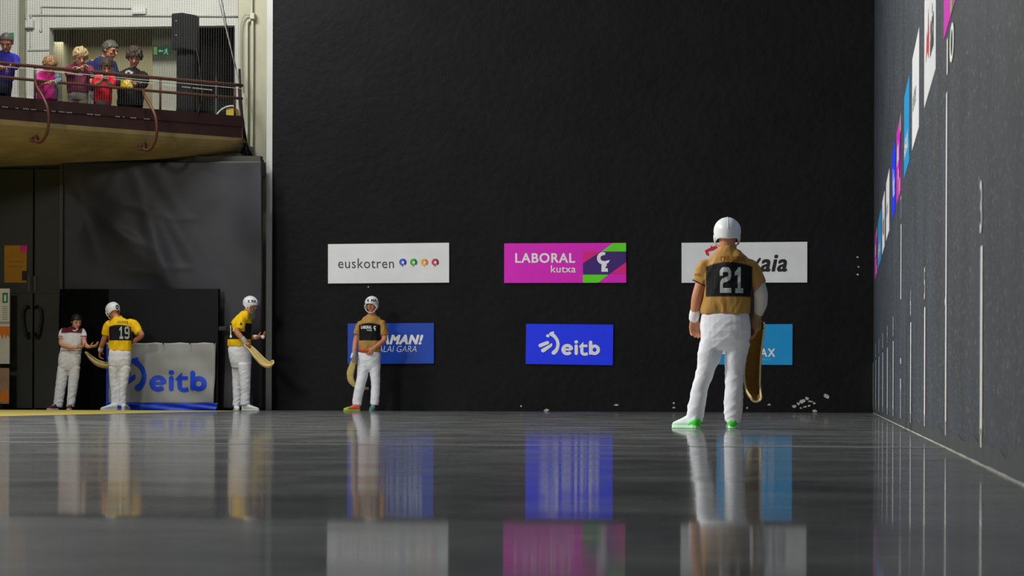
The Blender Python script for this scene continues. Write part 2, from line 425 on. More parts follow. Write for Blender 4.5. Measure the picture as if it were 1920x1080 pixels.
s = sign('wall_sign', ((615, 457.8), (842, 455.1), (842, 529.8), (615, 531.5)), M_SW, 'white sign with thin grey lettering and four coloured drop rings on the black wall')
obj('lettering', on(text_bm('euskotren', space=1.08), 634, 484.5, 738.5, 502.8), M_INK, s)
for cx, c1, c2 in ((755.3, (38, 96, 220), (30, 20, 150)), (775.5, (70, 180, 50), (0, 110, 60)), (795.7, (240, 180, 30), (232, 110, 30)), (816, (214, 50, 70), (120, 20, 60))):
    bm = bmesh.new(); stroke(bm, [(cx - .5, 497.6), (cx - 3.8, 494.5)] + arc(cx, 491.6, 4.8, 150, 275, 8), [1.6, 2.0] + [2.0] * 9); poly(bm, [(cx - 4.6, 494.5), (cx + 1.6, 494.8), (cx + .2, 500.4)])
    k = smat('ring_%d' % cx, c1); obj('ring_emblem', map2(bm, pmap()), k, s)
    bm = stroke(bmesh.new(), arc(cx, 491.6, 4.8, -90, 55, 9), 2.0, caps=False); obj('ring_emblem', map2(bm, pmap(YL - .001)), smat('ring_b%d' % cx, c2), s)

s = sign('wall_sign', ((945.5, 456.4), (1174, 455.4), (1174, 530), (945.2, 530.6)), M_SM, 'magenta sign with green and purple diagonal bands on the black wall')
obj('lettering', on(text_bm('LABORAL', off=.028, space=1.05), 966, 474.6, 1078.5, 493), M_LET, s)
obj('lettering', on(text_bm('kutxa', off=.008, space=1.02), 1033, 497.5, 1079.5, 511), M_LET, s)
def pane(pts, m, dy=0): return obj('colour_band', map2((lambda b: (poly(b, pts), b)[1])(bmesh.new()), pmap(YL - dy)), m, s)
pane([(1149, 456), (1173.8, 455.7), (1173.8, 471.5), (1128, 471.5)], M_SG)
pane([(1093, 515), (1141, 515), (1122, 530), (1093, 530.2)], M_SG)
pane([(1128, 471.5), (1173.8, 471.5), (1173.8, 491), (1141, 515), (1093, 515), (1093, 494)], M_SP)
pane([(1093, 473), (1126, 472.2), (1093, 493.5)], M_SR); pane([(1173.8, 492), (1173.8, 513), (1146, 513)], M_SR)
bm = stroke(bmesh.new(), arc(1130, 484, 8.6, 285, 60, 12)[::1], 3.2, caps=False)
bm = bmesh.new(); stroke(bm, arc(1131, 484, 8.5, 295, 80, 12), [2.6] * 2 + [3.3] * 11, caps=False); poly(bm, [(1128, 491), (1143.5, 487.5), (1141, 492.5), (1135, 496)])
poly(bm, [(1128, 493), (1135, 494), (1135.5, 503), (1139.5, 503), (1140, 509.5), (1127.6, 509.5)]); poly(bm, [(1135, 494), (1138.5, 497), (1135.3, 501)])
obj('emblem', map2(bm, pmap(YL - .003)), M_LET, s)

s = sign('wall_sign', ((1278, 455.3), (1513.7, 453.4), (1513.5, 529.6), (1278, 530.2)), M_SW, 'white sign with black italic lettering, partly hidden behind the player in the foreground')
obj('lettering', on(text_bm('aia', shear=.22, off=.03), 1425.5, 477.5, 1476, 509.5), M_BLK, s)
bm = bmesh.new(); stroke(bm, [(1418, 495), (1424.5, 485.5)], 2.2); stroke(bm, [(1418, 495), (1424, 508)], 2.2); obj('lettering', map2(bm, pmap()), M_BLK, s)
bm = bmesh.new(); stroke(bm, [(1324, 471), (1331, 468), (1337, 466), (1344, 462.5)], [2.4, 3, 3.4, 2.6]); stroke(bm, [(1334, 463), (1336, 467)], 2); poly(bm, [(1322, 470), (1326, 467), (1330, 480), (1324, 478)])
obj('emblem', map2(bm, pmap()), M_RED, s)

s = sign('wall_sign', ((652, 606.5), (813.5, 605.5), (813.5, 681.5), (652, 682.5)), M_SN, 'dark blue sign with heavy slanted capitals behind the standing tan-shirted player')
obj('lettering', on(text_bm('AMAN!', shear=.28, off=.06, space=1.0), 712, 627.5, 793.5, 646), M_LET, s)
obj('lettering', on(text_bm('ALAI GARA', shear=.22, off=-.012, space=1.0), 708, 648.4, 781, 660), M_LET, s)

def eitb(P, Y, m, parent, full=None):
    """P maps unit logo coordinates (origin = left of the e, unit = x-height) to px"""
    def add(nm, bm): 
        map2(bm, lambda x, y: px(*P(x, y), Y))
        if full: wrap(bm, full, .010, .02)
        return obj(nm, bm, m, parent)
    bm = bmesh.new()                                                          # emblem: bow, dot and two bars
    stroke(bm, [(-.93, 2.02), (-.64, 1.75), (-.43, 1.42), (-.35, 1.03), (-.41, .65), (-.56, .36), (-.73, .20)], [.20, .15, .14, .14, .15, .18, .20])
    poly(bm, [(-1.17, 2.06), (-.76, 2.28), (-.70, 2.24), (-.76, 1.9), (-1.05, 1.86)])
    stroke(bm, [(-1.26, 1.83), (-1.261, 1.83)], .155)
    stroke(bm, [(-1.92, .90), (-1.30, 1.17)], [.18, .16]); stroke(bm, [(-1.68, .42), (-1.0, .90)], [.19, .13]); poly(bm, [(-1.05, 1.04), (-.88, 1.14), (-.88, .86), (-1.0, .77)])
    add('emblem', bm)
    bm = bmesh.new(); stroke(bm, arc(.47, .5, .37, 0, 318, 20, .40), [.12] + [.155] * 20, caps=False); stroke(bm, [(.14, .52), (.80, .50)], .10, caps=False)
    add('letter', bm)
    bm = bmesh.new(); stroke(bm, [(1.26, .12), (1.26, .86)], .145); stroke(bm, [(1.26, 1.24), (1.261, 1.24)], .17); add('letter', bm)
    bm = bmesh.new(); stroke(bm, [(1.76, .95), (1.76, .32)] + arc(2.02, .30, .26, 180, 285, 7) + [(2.28, .12)], .14, caps=False); poly(bm, [(1.50, .80), (1.90, 1.25), (1.90, .72), (1.52, .72)]); stroke(bm, [(1.76, .86), (2.26, .86)], .12, caps=False)
    add('letter', bm)
    bm = bmesh.new(); stroke(bm, [(2.54, 1.22), (2.54, .15)], .15); stroke(bm, arc(2.90, .48, .33, 0, 360, 22, .36), .155, caps=False); add('letter', bm)
s = sign('wall_sign', ((986.5, 607.2), (1150, 608.6), (1149, 684.8), (985.5, 682.4)), M_SB, 'bright blue sign with white broadcaster emblem below the magenta one')
eitb(lambda x, y: (1053.8 + x * 21.1, 665.2 - y * 19.4), YL, M_LET, s)
s = sign('wall_sign', ((1344, 608.3), (1486, 607.6), (1485.6, 684.2), (1344, 683.5)), M_SC, 'cyan sign with white capitals, half hidden behind the long wicker basket')
obj('lettering', on(text_bm('A', off=.03), 1349, 653, 1363, 668), M_LET, s); obj('lettering', on(text_bm('F', off=.03), 1396, 653.5, 1406, 668.5), M_LET, s)
obj('lettering', on(text_bm('AX', off=.03, space=1.15), 1425.5, 653.5, 1453.5, 669), M_LET, s)
obj('lettering', on(text_bm('PASS', space=1.25), 1424, 672.5, 1445, 675.6), smat('faint_lettering', (150, 200, 226)), s)

# ------------------------------------------------------------------ sponsor signs on the right wall
def rsign(x0, x1, z0, z1, m, label, xa=None):
    ya, yb = pxX(x0, 600, XR).y, pxX(x1, 600, XR).y
    o = tag(obj('wall_sign', B(XR - .004, XR - .0005, yb, ya, z0, z1), m), label, 'sign', None)
    return o, ya, yb
def rmap(ya, yb, z0, z1, off=.0055): return lambda u, v: Vector((XR - off, ya + (yb - ya) * u, z0 + (z1 - z0) * v))
rs = [(1640.3, 1644.4, M_SM, 'farthest magenta sign on the right wall, next to the corner', 'L'),
      (1646.2, 1651.8, M_SC, 'small cyan sign on the right wall, second from the corner', 'A'),
      (1653.9, 1658.4, M_SW, 'narrow white sign just right of the far cyan one on the right wall', 'K'),
      (1661.3, 1667.0, M_SW, 'white sign just left of the blue one on the right wall', 'E'),
      (1672.4, 1678.3, M_SB, 'blue sign high on the right wall', 'B'),
      (1680.9, 1688.8, M_SM, 'magenta sign with a green corner beside the blue sign on the right wall', 'L'),
      (1694.8, 1704.3, M_SC, 'large cyan sign with crinkled white lettering on the right wall', 'A'),
      (1709.8, 1722.6, M_SW, 'white sign between the large cyan one and the red-lettered one on the right wall', 'E'),
      (1732.4, 1754.0, M_SW, 'white sign with a red and black emblem on the right wall', 'K'),
      (1769, 1790.5, M_SM, 'nearest magenta sign with a green stripe, cut by the top of the photo', 'L')]
Z0, Z1 = 2.10, 2.78
for x0, x1, m, lab, kd in rs:
    sgn, ya, yb = rsign(x0, x1, Z0, Z1, m, lab)
    mp = lambda a, b, c, d: rmap(ya + (yb - ya) * a, ya + (yb - ya) * c, Z0 + (Z1 - Z0) * b, Z0 + (Z1 - Z0) * d)
    def rp(pts, mm, off=.0055):
        f = rmap(ya, yb, Z0, Z1, off); bm = bmesh.new(); bm.faces.new([bm.verts.new(f(*p)) for p in pts]); return bm
    if kd == 'L':
        obj('colour_band', rp([(.9, 1), (1, 1), (1, .79), (.80, .79)], 0), M_SG, sgn); obj('colour_band', rp([(.80, .79), (1, .79), (1, .53), (.86, .2), (.64, .2), (.64, .5)], 0), M_SP, sgn)
        obj('colour_band', rp([(.64, .2), (.86, .2), (.78, 0), (.64, 0)], 0), M_SG, sgn)
        obj('lettering', fit(text_bm('LABORAL', off=.03), mp(.08, .5, .58, .76)), M_LET, sgn); obj('lettering', fit(text_bm('kutxa'), mp(.38, .25, .58, .44)), M_LET, sgn)
    elif kd == 'A':
        obj('lettering', fit(text_bm('AFAX', off=.03), mp(.08, .2, .8, .42)), M_LET, sgn)
    elif kd == 'K':
        obj('lettering', fit(text_bm('aia', off=.03, shear=.2), mp(.55, .25, .85, .66)), M_INK, sgn)
        obj('emblem', rp([(.18, .35), (.26, .62), (.32, .5), (.38, .78), (.46, .5), (.42, .3), (.3, .42)], 0), M_RED, sgn)
    elif kd == 'E':
        obj('lettering', fit(text_bm('euskotren'), mp(.1, .38, .6, .62)), M_INK, sgn)
    else:
        obj('lettering', fit(text_bm('eitb', off=.03), mp(.45, .25, .85, .62)), M_LET, sgn)
        obj('emblem', rp([(.2, .3), (.32, .7), (.4, .72), (.38, .3), (.3, .5)], 0), M_LET, sgn)

# ------------------------------------------------------------------ left rear: doors, tarpaulin, boards, balcony
# wall with double doors under the balcony
M_DOOR = mat('olive_black_door_paint', (44, 46, 38), .55, .12, 2)
YD = 44.9
xa, xb = px(-260, 600, YD).x, px(112, 600, YD).x
struct('wall_rear', B(xa, x499 - .02, YD + .1, YD + .3, 0, 4.25), mat('dark_rear_wall', (74, 74, 66), .8, .12, 1.5))
dr = struct('door_1', B(px(64, 600, YD).x, xb, YD, YD + .09, .02, 4.05, bev=.01), M_DOOR)
dl = struct('door_2', B(px(-70, 600, YD).x, px(61, 600, YD).x, YD, YD + .09, .02, 4.05, bev=.01), M_DOOR)
struct('trim_2', B(xb, xb + .06, YD - .04, YD + .09, .0, 4.2), mat('door_frame_paint', (72, 72, 64), .6))
struct('trim_3', B(px(-70, 600, YD).x, xb, YD - .02, YD + .09, px(60, 548, YD).z - .015, px(60, 548, YD).z + .015), M_DOOR)
M_BLKMET = mat('black_metal', (24, 24, 24), .45, .1, 10)
for o, cx, sgn in ((dl, 55, -1), (dr, 66, 1)):                    # big looped pull handles
    pts = [px(cx + sgn * a, b, YD - c) for a, b, c in ((0, 578, .0), (4, 574, .06), (10, 580, .08), (12, 596, .08), (9, 616, .08), (6, 630, .08), (2, 632, .06), (0, 624, 0))]
    obj('door_handle', T(smooth_curve(pts, 5), .022, 8), M_BLKMET, o, smooth=True)
    obj('lock_plate', B(px(cx - 3, 600, YD).x, px(cx + 3, 600, YD).x, YD - .03, YD, px(0, 546, YD).z, px(0, 518, YD).z), mat('lock_box', (66, 58, 52), .5, .1), o)
P = lambda x, y, Y=YD - .015: px(x, y, Y)
def sheet(x0, y0, x1, y1, Y, th=.006):
    a, b = px(x0, y1, Y), px(x1, y0, Y); return B(a.x, b.x, Y, Y + th, a.z, b.z)
po = tag(obj('poster', sheet(8, 460, 50, 530, YD - .01), mat('shaded_orange_paper', (176, 124, 12), .7, .06, 3)), 'orange paper poster with a pink corner taped on the dark door', 'poster')  # paper orange set a little darker to hold the shade at the door
obj('colour_corner', sheet(38, 460, 51, 473, YD - .014, .003), mat('pink_paper', (220, 40, 130), .7), po)
for y in (490, 499): obj('printed_line', sheet(15, y, 43, y + 1.6, YD - .013, .002), mat('brown_print', (150, 96, 20), .7), po)
obj('printed_patch', sheet(41, 508, 50, 526, YD - .013, .002), mat('dark_print', (40, 34, 30), .7), po)
# printed panel at the left edge
pa = tag(obj('display_panel', sheet(-14, 541, 18, 682, YD - .42, .04), mat('white_panel', (232, 226, 214), .6, .08, 4)), 'white and orange printed panel standing at the left edge of the photo', 'panel')
obj('sticker', sheet(4.5, 549, 14.5, 568, YD - .425, .004), mat('exit_green', (0, 132, 78), .5), pa)
obj('pictogram', sheet(7.5, 553, 11.5, 565, YD - .428, .003), mat('exit_white', (226, 240, 230), .5), pa)
for k in range(7): obj('printed_line', sheet(4, 574 + 4 * k, 14, 575.3 + 4 * k, YD - .424, .002), mat('grey_print', (150, 148, 142), .7), pa)
M_ORG = mat('orange_print', (236, 130, 20), .6, .08, 6)
bm = bmesh.new(); bm.faces.new([bm.verts.new(P(x, y, YD - .426)) for x, y in ((-13, 612), (17.5, 612), (17.5, 634), (14, 628), (11, 636), (8, 626), (4, 638), (1, 627), (-4, 637), (-9, 626), (-13, 634))]); obj('orange_band', bm, M_ORG, pa)
obj('silver_edge', sheet(-14, 603, 18, 607, YD - .43, .01), mat('grey_edge', (170, 168, 164), .5), pa)
st = obj('lower_board', sheet(-14, 690, 17, 757, YD - .42, .04), mat('tan_board', (176, 140, 108), .7, .12, 4), pa)
bm = bmesh.new(); bm.faces.new([bm.verts.new(P(x, y, YD - .424)) for x, y in ((-13, 754), (16.5, 754), (16.5, 738), (13, 728), (9, 738), (6, 726), (2, 740), (-4, 730), (-13, 742))]); obj('orange_band', bm, M_ORG, st)
obj('foot', B(P(-14, 0).x, P(18, 0).x, YD - .5, YD - .3, 0, .1), mat('grey_foot', (96, 96, 92), .5), pa)
obj('post', B(P(-6, 0).x, P(-1, 0).x, YD - .34, YD - .30, .05, px(0, 620, YD).z), M_BLKMET, pa)

# grey tarpaulin hung below the balcony
YT = YD - .10
M_TARP = mat('shaded_grey_tarpaulin', (44, 44, 51), .46, .10, 1.2, .2, 3, .35)  # grey deepened in the colour to carry the shade below the balcony
CREASE = [((x0 - 119) / 372, (770 - y0) / 466, (x1 - 119) / 372, (770 - y1) / 466, a_, w_) for x0, y0, x1, y1, a_, w_ in ((152, 370, 292, 505, .05, .03), (200, 372, 300, 404, .045, .022), (316, 410, 366, 413, .03, .014), (214, 430, 292, 474, .045, .022), (234, 511, 300, 515, .03, .014), (312, 504, 360, 505, .025, .012), (135, 330, 180, 480, .035, .03), (470, 320, 330, 420, .02, .05))]
bm = bmesh.new(); nx, nz = 130, 150; grid = []
p0, p1 = px(119, 500, YT), px(491, 500, YT); zt = px(300, 303, YT).z
for j in range(nz + 1):
    row = []
    for i in range(nx + 1):
        u, v = i / nx, j / nz; x = p0.x + (p1.x - p0.x) * u; z = .03 + (zt - .03) * v
        # diagonal drag folds from the hanging corners, looser towards the middle
        a = (1 - v) * 1.0 + u * 1.2; q = noise.noise(Vector((u * 3 + v * 2.2, v * 3.2 - u * 1.2, 1.3)))
        d = .035 * math.sin(7 * (u * .9 + v * 1.1) + 2.6 * q) * (.35 + v) + .05 * q
        d += .05 * math.exp(-((u - .35 - .38 * (1 - v)) / .05) ** 2) * math.exp(-((v - .62) / .28) ** 2)
        d += .04 * math.exp(-((u - .52 - .7 * (.8 - v)) / .06) ** 2) * math.exp(-((v - .75) / .2) ** 2)
        for (ua, va, ub_, vb_, am, wd_) in CREASE:
            ex_, ez_ = (ub_ - ua), (vb_ - va); L2 = ex_ * ex_ + ez_ * ez_; tt = min(1, max(0, ((u - ua) * ex_ + (v - va) * ez_) / L2)); dd_ = ((u - ua - ex_ * tt) ** 2 + (v - va - ez_ * tt) ** 2) ** .5
            d += .38 * am * math.exp(-(dd_ / wd_) ** 2) * (1 - .6 * abs(2 * tt - 1))
        d += .022 * math.sin(26 * u + 4 * v) * math.exp(-v * 4)
        row.append(bm.verts.new((x + .02 * q, YT - .02 - max(-.06, d), z)))
    grid.append(row)
for j in range(nz):
    for i in range(nx): bm.faces.new((grid[j][i], grid[j][i + 1], grid[j + 1][i + 1], grid[j + 1][i]))
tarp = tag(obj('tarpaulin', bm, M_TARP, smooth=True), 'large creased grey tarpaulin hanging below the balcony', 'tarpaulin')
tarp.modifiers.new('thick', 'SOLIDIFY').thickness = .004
# black padded board in front of it
YB = 44.45
bd = tag(obj('padded_board', sheet(203, 541.5, 409, 769, YB, .16), mat('navy_black_vinyl', (14, 14, 20), .6, .2, 1.5, .2, 4, .2)), 'tall navy black padded board behind the white banner', 'board')
obj('handle', B(px(408, 600, YB).x, px(425, 600, YB).x, YB + .03, YB + .08, px(408, 620, YB).z, px(408, 612, YB).z, bev=.01), M_BLKMET, bd)
obj('side_flap', (lambda b: (loft(b, [[px(x0, y, YB + dy) + Vector((0, k * .03, 0)) for x0, dy, k in ((112 + w, .12, 0), (140, .02, 0), (170, .08, 0), (204, .02, 0), (204, .02, 1), (112 + w, .12, 1))] for y, w in ((542, 0), (600, -2), (660, -1), (720, -3), (769, -6))]), b)[1])(bmesh.new()), mat('black_cloth', (8, 8, 9), .95, .1, spec=.1), bd)
# white banner over the board
YN = YB - .05
M_BAN = mat('shaded_white_banner_cloth', (156, 156, 154), .55, .06, 2, .2, 3); M_BBL = mat('blue_banner_cloth', (8, 62, 205), .5, .08, 3)  # banner white greyed down, balcony shade put into its colour
def cloth(x0, y0, x1, y1, Y, amp, nx=60, nz=30, top=None):
    bm = bmesh.new(); g = []
    for j in range(nz + 1):
        r = []
        for i in range(nx + 1):
            u, v = i / nx, j / nz; p = px(x0 + (x1 - x0) * u + (2 * (1 - v) * (u - .5) * -4), y1 + (y0 - y1) * v + (1.6 * abs(math.sin(u * 14)) * (v > .98)), Y)
            d = amp * (math.sin(9 * (u + .8 * v) * (1 + .3 * u) + 1) * (.25 + 1.2 * (1 - v)) * (.3 + u) + noise.noise(Vector((u * 6, v * 4, 3))))
            r.append(bm.verts.new(p - Vector((0, d + amp * 1.5, 0))))
        g.append(r)
    for j in range(nz):
        for i in range(nx): bm.faces.new((g[j][i], g[j][i + 1], g[j + 1][i + 1], g[j + 1][i]))
    return bm
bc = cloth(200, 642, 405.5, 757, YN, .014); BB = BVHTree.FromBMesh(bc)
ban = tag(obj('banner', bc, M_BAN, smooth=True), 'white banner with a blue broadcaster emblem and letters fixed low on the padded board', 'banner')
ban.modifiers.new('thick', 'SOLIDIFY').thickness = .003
obj('blue_hem', cloth(198, 754.5, 409, 769.5, YN - .02, .012, 40, 6), M_BBL, ban, smooth=True)
obj('blue_edge', sheet(199, 646, 203.5, 757, YN - .045, .004), M_BBL, ban)
eitb(lambda x, y: (281.5 + x * 31.4, 732.5 - y * 27.6), YN - .3, mat('blue_banner_print', (6, 66, 212), .5), ban, BB)
for x in (306, 356, 402): obj('eyelet', T([px(x, 643, YN - .06), px(x, 645.5, YN - .06)], .012, 6), M_BLKMET, ban)

# balcony -----------------------------------------------------------
def edgeY(x): return 41.6 + 3.4 * x / 455
def bal(x, z, dy=0):
    q = px(x, 300, edgeY(x) + dy); return Vector((q.x, q.y, z))
M_PAR = mat('dark_brown_parapet_paint', (50, 30, 28), .55, .12, 3); M_SLAB = mat('tan_concrete', (150, 132, 88), .85, .22, 2.2, .4, 6)
XS = [-380, -250, -120, 0, 80, 160, 240, 320, 400, 454]
bm = bmesh.new()
loft(bm, [[bal(x, 4.55), bal(x, 4.915), bal(x, 4.915, .14), bal(x, 4.55, .14)] for x in XS])
par = struct('trim_4', bm, M_PAR)
bm = bmesh.new(); loft(bm, [[bal(x, 4.74, -.012), bal(x, 4.76, -.012), bal(x, 4.76, .01), bal(x, 4.74, .01)] for x in XS]); struct('trim_5', bm, M_PAR)
bm = bmesh.new(); rings = []
for x in XS[:-1] + [432, 446, 453, 455]:
    k = {446: .8, 453: .5, 455: .25}.get(x, 1); f = bal(x, 4.55); q = min(1, max(0, x / 455)); dep, drop = 1.6 - .4 * q, (.46 - .15 * q) * k; r = []
    for t in range(0, 91, 10): yy = f.y + dep * (1 - math.cos(math.radians(t))); r.append(Vector((px(x, 300, yy).x, yy, 4.55 - drop * math.sin(math.radians(t)))))
    xb_ = px(x, 300, 46.3).x; r += [Vector((xb_, 46.3, 4.55 - drop)), Vector((xb_, 46.3, 4.5)), Vector((f.x, f.y + .4, 4.5)), Vector((f.x, f.y + .05, 4.56))]; rings.append(r)
loft(bm, rings)
slab = struct('balcony', bm, M_SLAB, smooth=False)
struct('floor_balcony', (lambda b: (loft(b, [[bal(x, 4.42, .35), Vector((bal(x, 0).x, 50, 4.42)), Vector((bal(x, 0).x, 50, 4.50)), bal(x, 4.50, .35)] for x in XS]), b)[1])(bmesh.new()), mat('balcony_floor', (120, 116, 104), .8, .1))
# beam that carries the slab, over the tarpaulin
struct('trim_6', B(xa, x438 + .3, 45.1, 45.5, 4.09, 4.3), mat('dark_beam', (52, 50, 44), .8, .1))
struct('trim_7', B(px(455, 300, 45.9).x, px(491, 300, 45.9).x, 45.7, 46.2, 4.0, 4.24), mat('grey_ledge', (92, 92, 94), .8, .1))

# rail with its posts and curved stays
M_RAIL = mat('brown_rail_paint', (92, 52, 38), .45, .12, 6)
rail = thing('balcony_railing', bal(0, 4.915, .07), 'brown two-bar metal railing along the balcony edge', 'railing')
obj('top_rail', T([bal(x, 5.435, .06) for x in XS], .028, 10), M_RAIL, rail, smooth=True)
obj('lower_rail', T([bal(x, 5.215, .06) for x in XS], .024, 10), M_RAIL, rail, smooth=True)
for x in (-220, 65, 300, 440): obj('post', T([bal(x, 4.90, .06), bal(x, 5.43, .06)], .02, 8), M_RAIL, rail, smooth=True)
for sx in (0, 203):
    pts = [bal(65 + sx, 5.20, .03), bal(69 + sx, 5.08, -.12), bal(79 + sx, 4.93, -.32), bal(88 + sx, 4.75, -.46), bal(91 + sx, 4.55, -.48), bal(88 + sx, 4.36, -.40), bal(79 + sx, 4.24, -.22), bal(69 + sx, 4.235, -.02), bal(63 + sx, 4.31, .20)]
    st_ = obj('stay', T(smooth_curve(pts, 6), .024, 10), M_RAIL, rail, smooth=True)
    p = pts[-1]; obj('fixing_plate', B(p.x - .06, p.x + .06, p.y - .02, p.y + .10, p.z - .06, p.z + .10, bev=.01), M_RAIL, st_)

# upper wall with the wide opening
YU = 47.3
def ub(x0, y0, x1, y1, Y, th, **k):
    a, b = px(x0, y1, Y), px(x1, y0, Y); return B(a.x, b.x, Y, Y + th, a.z, b.z, **k)
zt = 10; zo = px(260, 50, YU).z; xo0, xo1 = px(92.5, 100, YU).x, px(440, 100, YU).x; xw0 = px(-260, 100, YU).x; xw1 = px(452, 100, YU).x
bm = bmesh.new(); box(bm, xw0, xo0, YU, YU + .25, 4.3, zo); box(bm, xo1, xw1, YU, YU + .25, 4.3, zo); box(bm, xw0, xw1, YU, YU + .25, zo, zt)
struct('wall_upper', bm, M_WHITEWALL)
struct('trim_8', ub(36.5, -200, 47, 262, YU - .12, .12), mat('olive_pipe_casing', (142, 140, 112), .7, .08))
struct('trim_9', B(px(52, 95, YU - .03).x, xo0, YU - .03, YU, px(0, 96, YU).z, px(0, 93, YU).z), mat('white_conduit', (196, 196, 186), .6))
# inside of the opening
YR = 50.2
M_OLV2 = mat('olive_recess_panel', (134, 130, 106), .8, .08, 1.5)
struct('wall_recess', B(xw0, px(430, 100, YR).x + 2.5, YR, YR + .2, 4.3, 8), M_OLIVE)
struct('wall_recess_left', B(px(135, 100, YR).x - .02, px(135, 100, YR).x + .02, YR - .05, YR, 4.4, 8), M_OLV2)
struct('wall_recess_inner', B(xo0 - 1.6, px(134, 100, YR).x, YR - .6, YR, 4.4, 8), M_OLV2)
struct('ceiling_recess', B(xo0 - 1.6, xo1 + 1.5, YU + .25, YR, zo + .35, zo + .45), mat('recess_ceiling', (150, 148, 130), .8, .05))
col = struct('trim_10', ub(285, 40, 331, 262, 48.4, .4), mat('grey_column_paint', (176, 176, 158), .75, .06))
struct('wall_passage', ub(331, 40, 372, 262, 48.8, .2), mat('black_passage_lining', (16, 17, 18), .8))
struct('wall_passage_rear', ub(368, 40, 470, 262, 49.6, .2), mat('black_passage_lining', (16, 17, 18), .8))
struct('trim_11', ub(403, 55, 407.5, 215, 48.9, .06), mat('grey_door_jamb', (74, 76, 72), .6))

# ------------------------------------------------------------------ people
def smat2(n, rgb, **k): return mat(n, rgb, k.pop('rough', .75), k.pop('var', .05), k.pop('scale', 14), k.pop('bump', .12), k.pop('bscale', 120), k.pop('spec', .25), **k)
M_SKIN = mat('skin', (196, 132, 100), .55, .06, 20, .05, 90, .35); M_SKIN2 = mat('fair_skin', (214, 156, 126), .55, .06, 20, .05, 90, .35)
M_PANTS = smat2('white_trouser_cloth', (226, 227, 232)); M_WHITE = smat2('white_cloth', (232, 232, 230))
M_HELM = mat('white_helmet_shell', (232, 234, 236), .35, .02, 5, 0, 1, .5); M_PAD = mat('black_padding', (22, 22, 24), .8)
M_SHIRT = smat2('team_shirt_cloth', (160, 120, 60), attr=True, var=.04)
M_EYE = mat('eye', (30, 22, 18), .3); M_LIP = mat('lip', (150, 78, 68), .6)
M_WICK = mat('woven_wicker', (212, 186, 112), .6, .22, 16, .5, 90, .35, stretch=(1, 1, 6)); M_WRIM = mat('pale_wicker_rim', (232, 216, 160), .55, .1, 10)
M_WICKD = mat('brown_wicker', (150, 112, 42), .6, .2, 16, .5, 90, .35, stretch=(1, 1, 6)); M_STRAP = mat('brown_strap', (92, 70, 40), .7, .1)  # darker brown weave for the foreground basket
M_SOLE_W = mat('pale_sole', (222, 222, 216), .6)

def row_ring(r, Y, sc=1.0, hdk=1.0, pw=2.3, n=28):
    y, xl, xr, hd = r[:4]; dy = r[4] if len(r) > 4 else 0; dx = r[5] if len(r) > 5 else 0
    a, b = px(xl, y, Y + dy), px(xr, y, Y + dy); c = (a + b) / 2; ax = (b - a) / 2 * sc
    return ell(c, ax, Vector((0, hd * hdk, 0)), n, pw)
def limb_pts(L, Y):
    P = [px(p[0], p[1], Y + p[2]) for p in L]; return P, [p[3] * mpp(q) for p, q in zip(L, P)]
def add_limb(bm, P, r, k=1.0, add=0.0, n=14):
    tube(bm, P, [x * k + add for x in r], n, True)
def dense(P, r, n=4):
    Q = smooth_curve(P, n); R_ = []
    for i in range(len(r) - 1):
        for k in range(n): R_.append(r[i] + (r[i + 1] - r[i]) * k / n)
    return Q, R_ + [r[-1]]
def basis(f):
    f = Vector(f).normalized(); rt = f.cross(Vector((0, 0, 1))).normalized(); return f, rt, rt.cross(f)   # forward, right, up
def head_bm(bm, c, f, H, neck, nr):
    f, r, u = basis(f)
    ellipsoid(bm, c + u * .16 * H - f * .06 * H, r * .70 * H, f * .86 * H, u * .84 * H, 20, 14)
    ellipsoid(bm, c - u * .34 * H + f * .16 * H, r * .56 * H, f * .58 * H, u * .62 * H, 18, 12)
    ellipsoid(bm, c - u * .80 * H + f * .44 * H, r * .24 * H, f * .22 * H, u * .17 * H, 12, 8)          # chin
    tube(bm, [c + u * .18 * H + f * .74 * H, c - u * .02 * H + f * .86 * H, c - u * .17 * H + f * .98 * H], [.07 * H, .09 * H, .13 * H], 10, True)   # nose
    ellipsoid(bm, c + u * .24 * H + f * .64 * H, r * .5 * H, f * .18 * H, u * .10 * H, 14, 8)          # brow
    ellipsoid(bm, c - u * .46 * H + f * .66 * H, r * .22 * H, f * .10 * H, u * .10 * H, 10, 6)         # mouth
    for s in (-1, 1):
        ellipsoid(bm, c + r * s * .72 * H - u * .02 * H - f * .06 * H, r * .09 * H, f * .17 * H, u * .27 * H, 12, 8)   # ears
        ellipsoid(bm, c + r * s * .36 * H - u * .18 * H + f * .52 * H, r * .2 * H, f * .16 * H, u * .16 * H, 10, 6)    # cheeks
    tube(bm, [c - u * .4 * H - f * .14 * H, (c - u * .9 * H - f * .2 * H) * .5 + neck * .5, neck], [nr, nr * .98, nr * 1.15], 14, True)
def face_parts(par, c, f, H):
    f, r, u = basis(f)
    for s in (-1, 1):
        bm = ellipsoid(bmesh.new(), c + r * s * .30 * H + u * .06 * H + f * .735 * H, r * .11 * H, f * .07 * H, u * .06 * H, 10, 6); obj('eye', bm, M_EYE, par, smooth=True)
        bm = T([c + r * s * .16 * H + u * .22 * H + f * .82 * H, c + r * s * .32 * H + u * .27 * H + f * .79 * H, c + r * s * .46 * H + u * .2 * H + f * .70 * H], .035 * H, 6); obj('eyebrow', bm, M_EYE, par, smooth=True)
    bm = T([c + r * -.17 * H - u * .47 * H + f * .72 * H, c - u * .45 * H + f * .78 * H, c + r * .17 * H - u * .47 * H + f * .72 * H], .04 * H, 6); obj('mouth', bm, M_LIP, par, smooth=True)
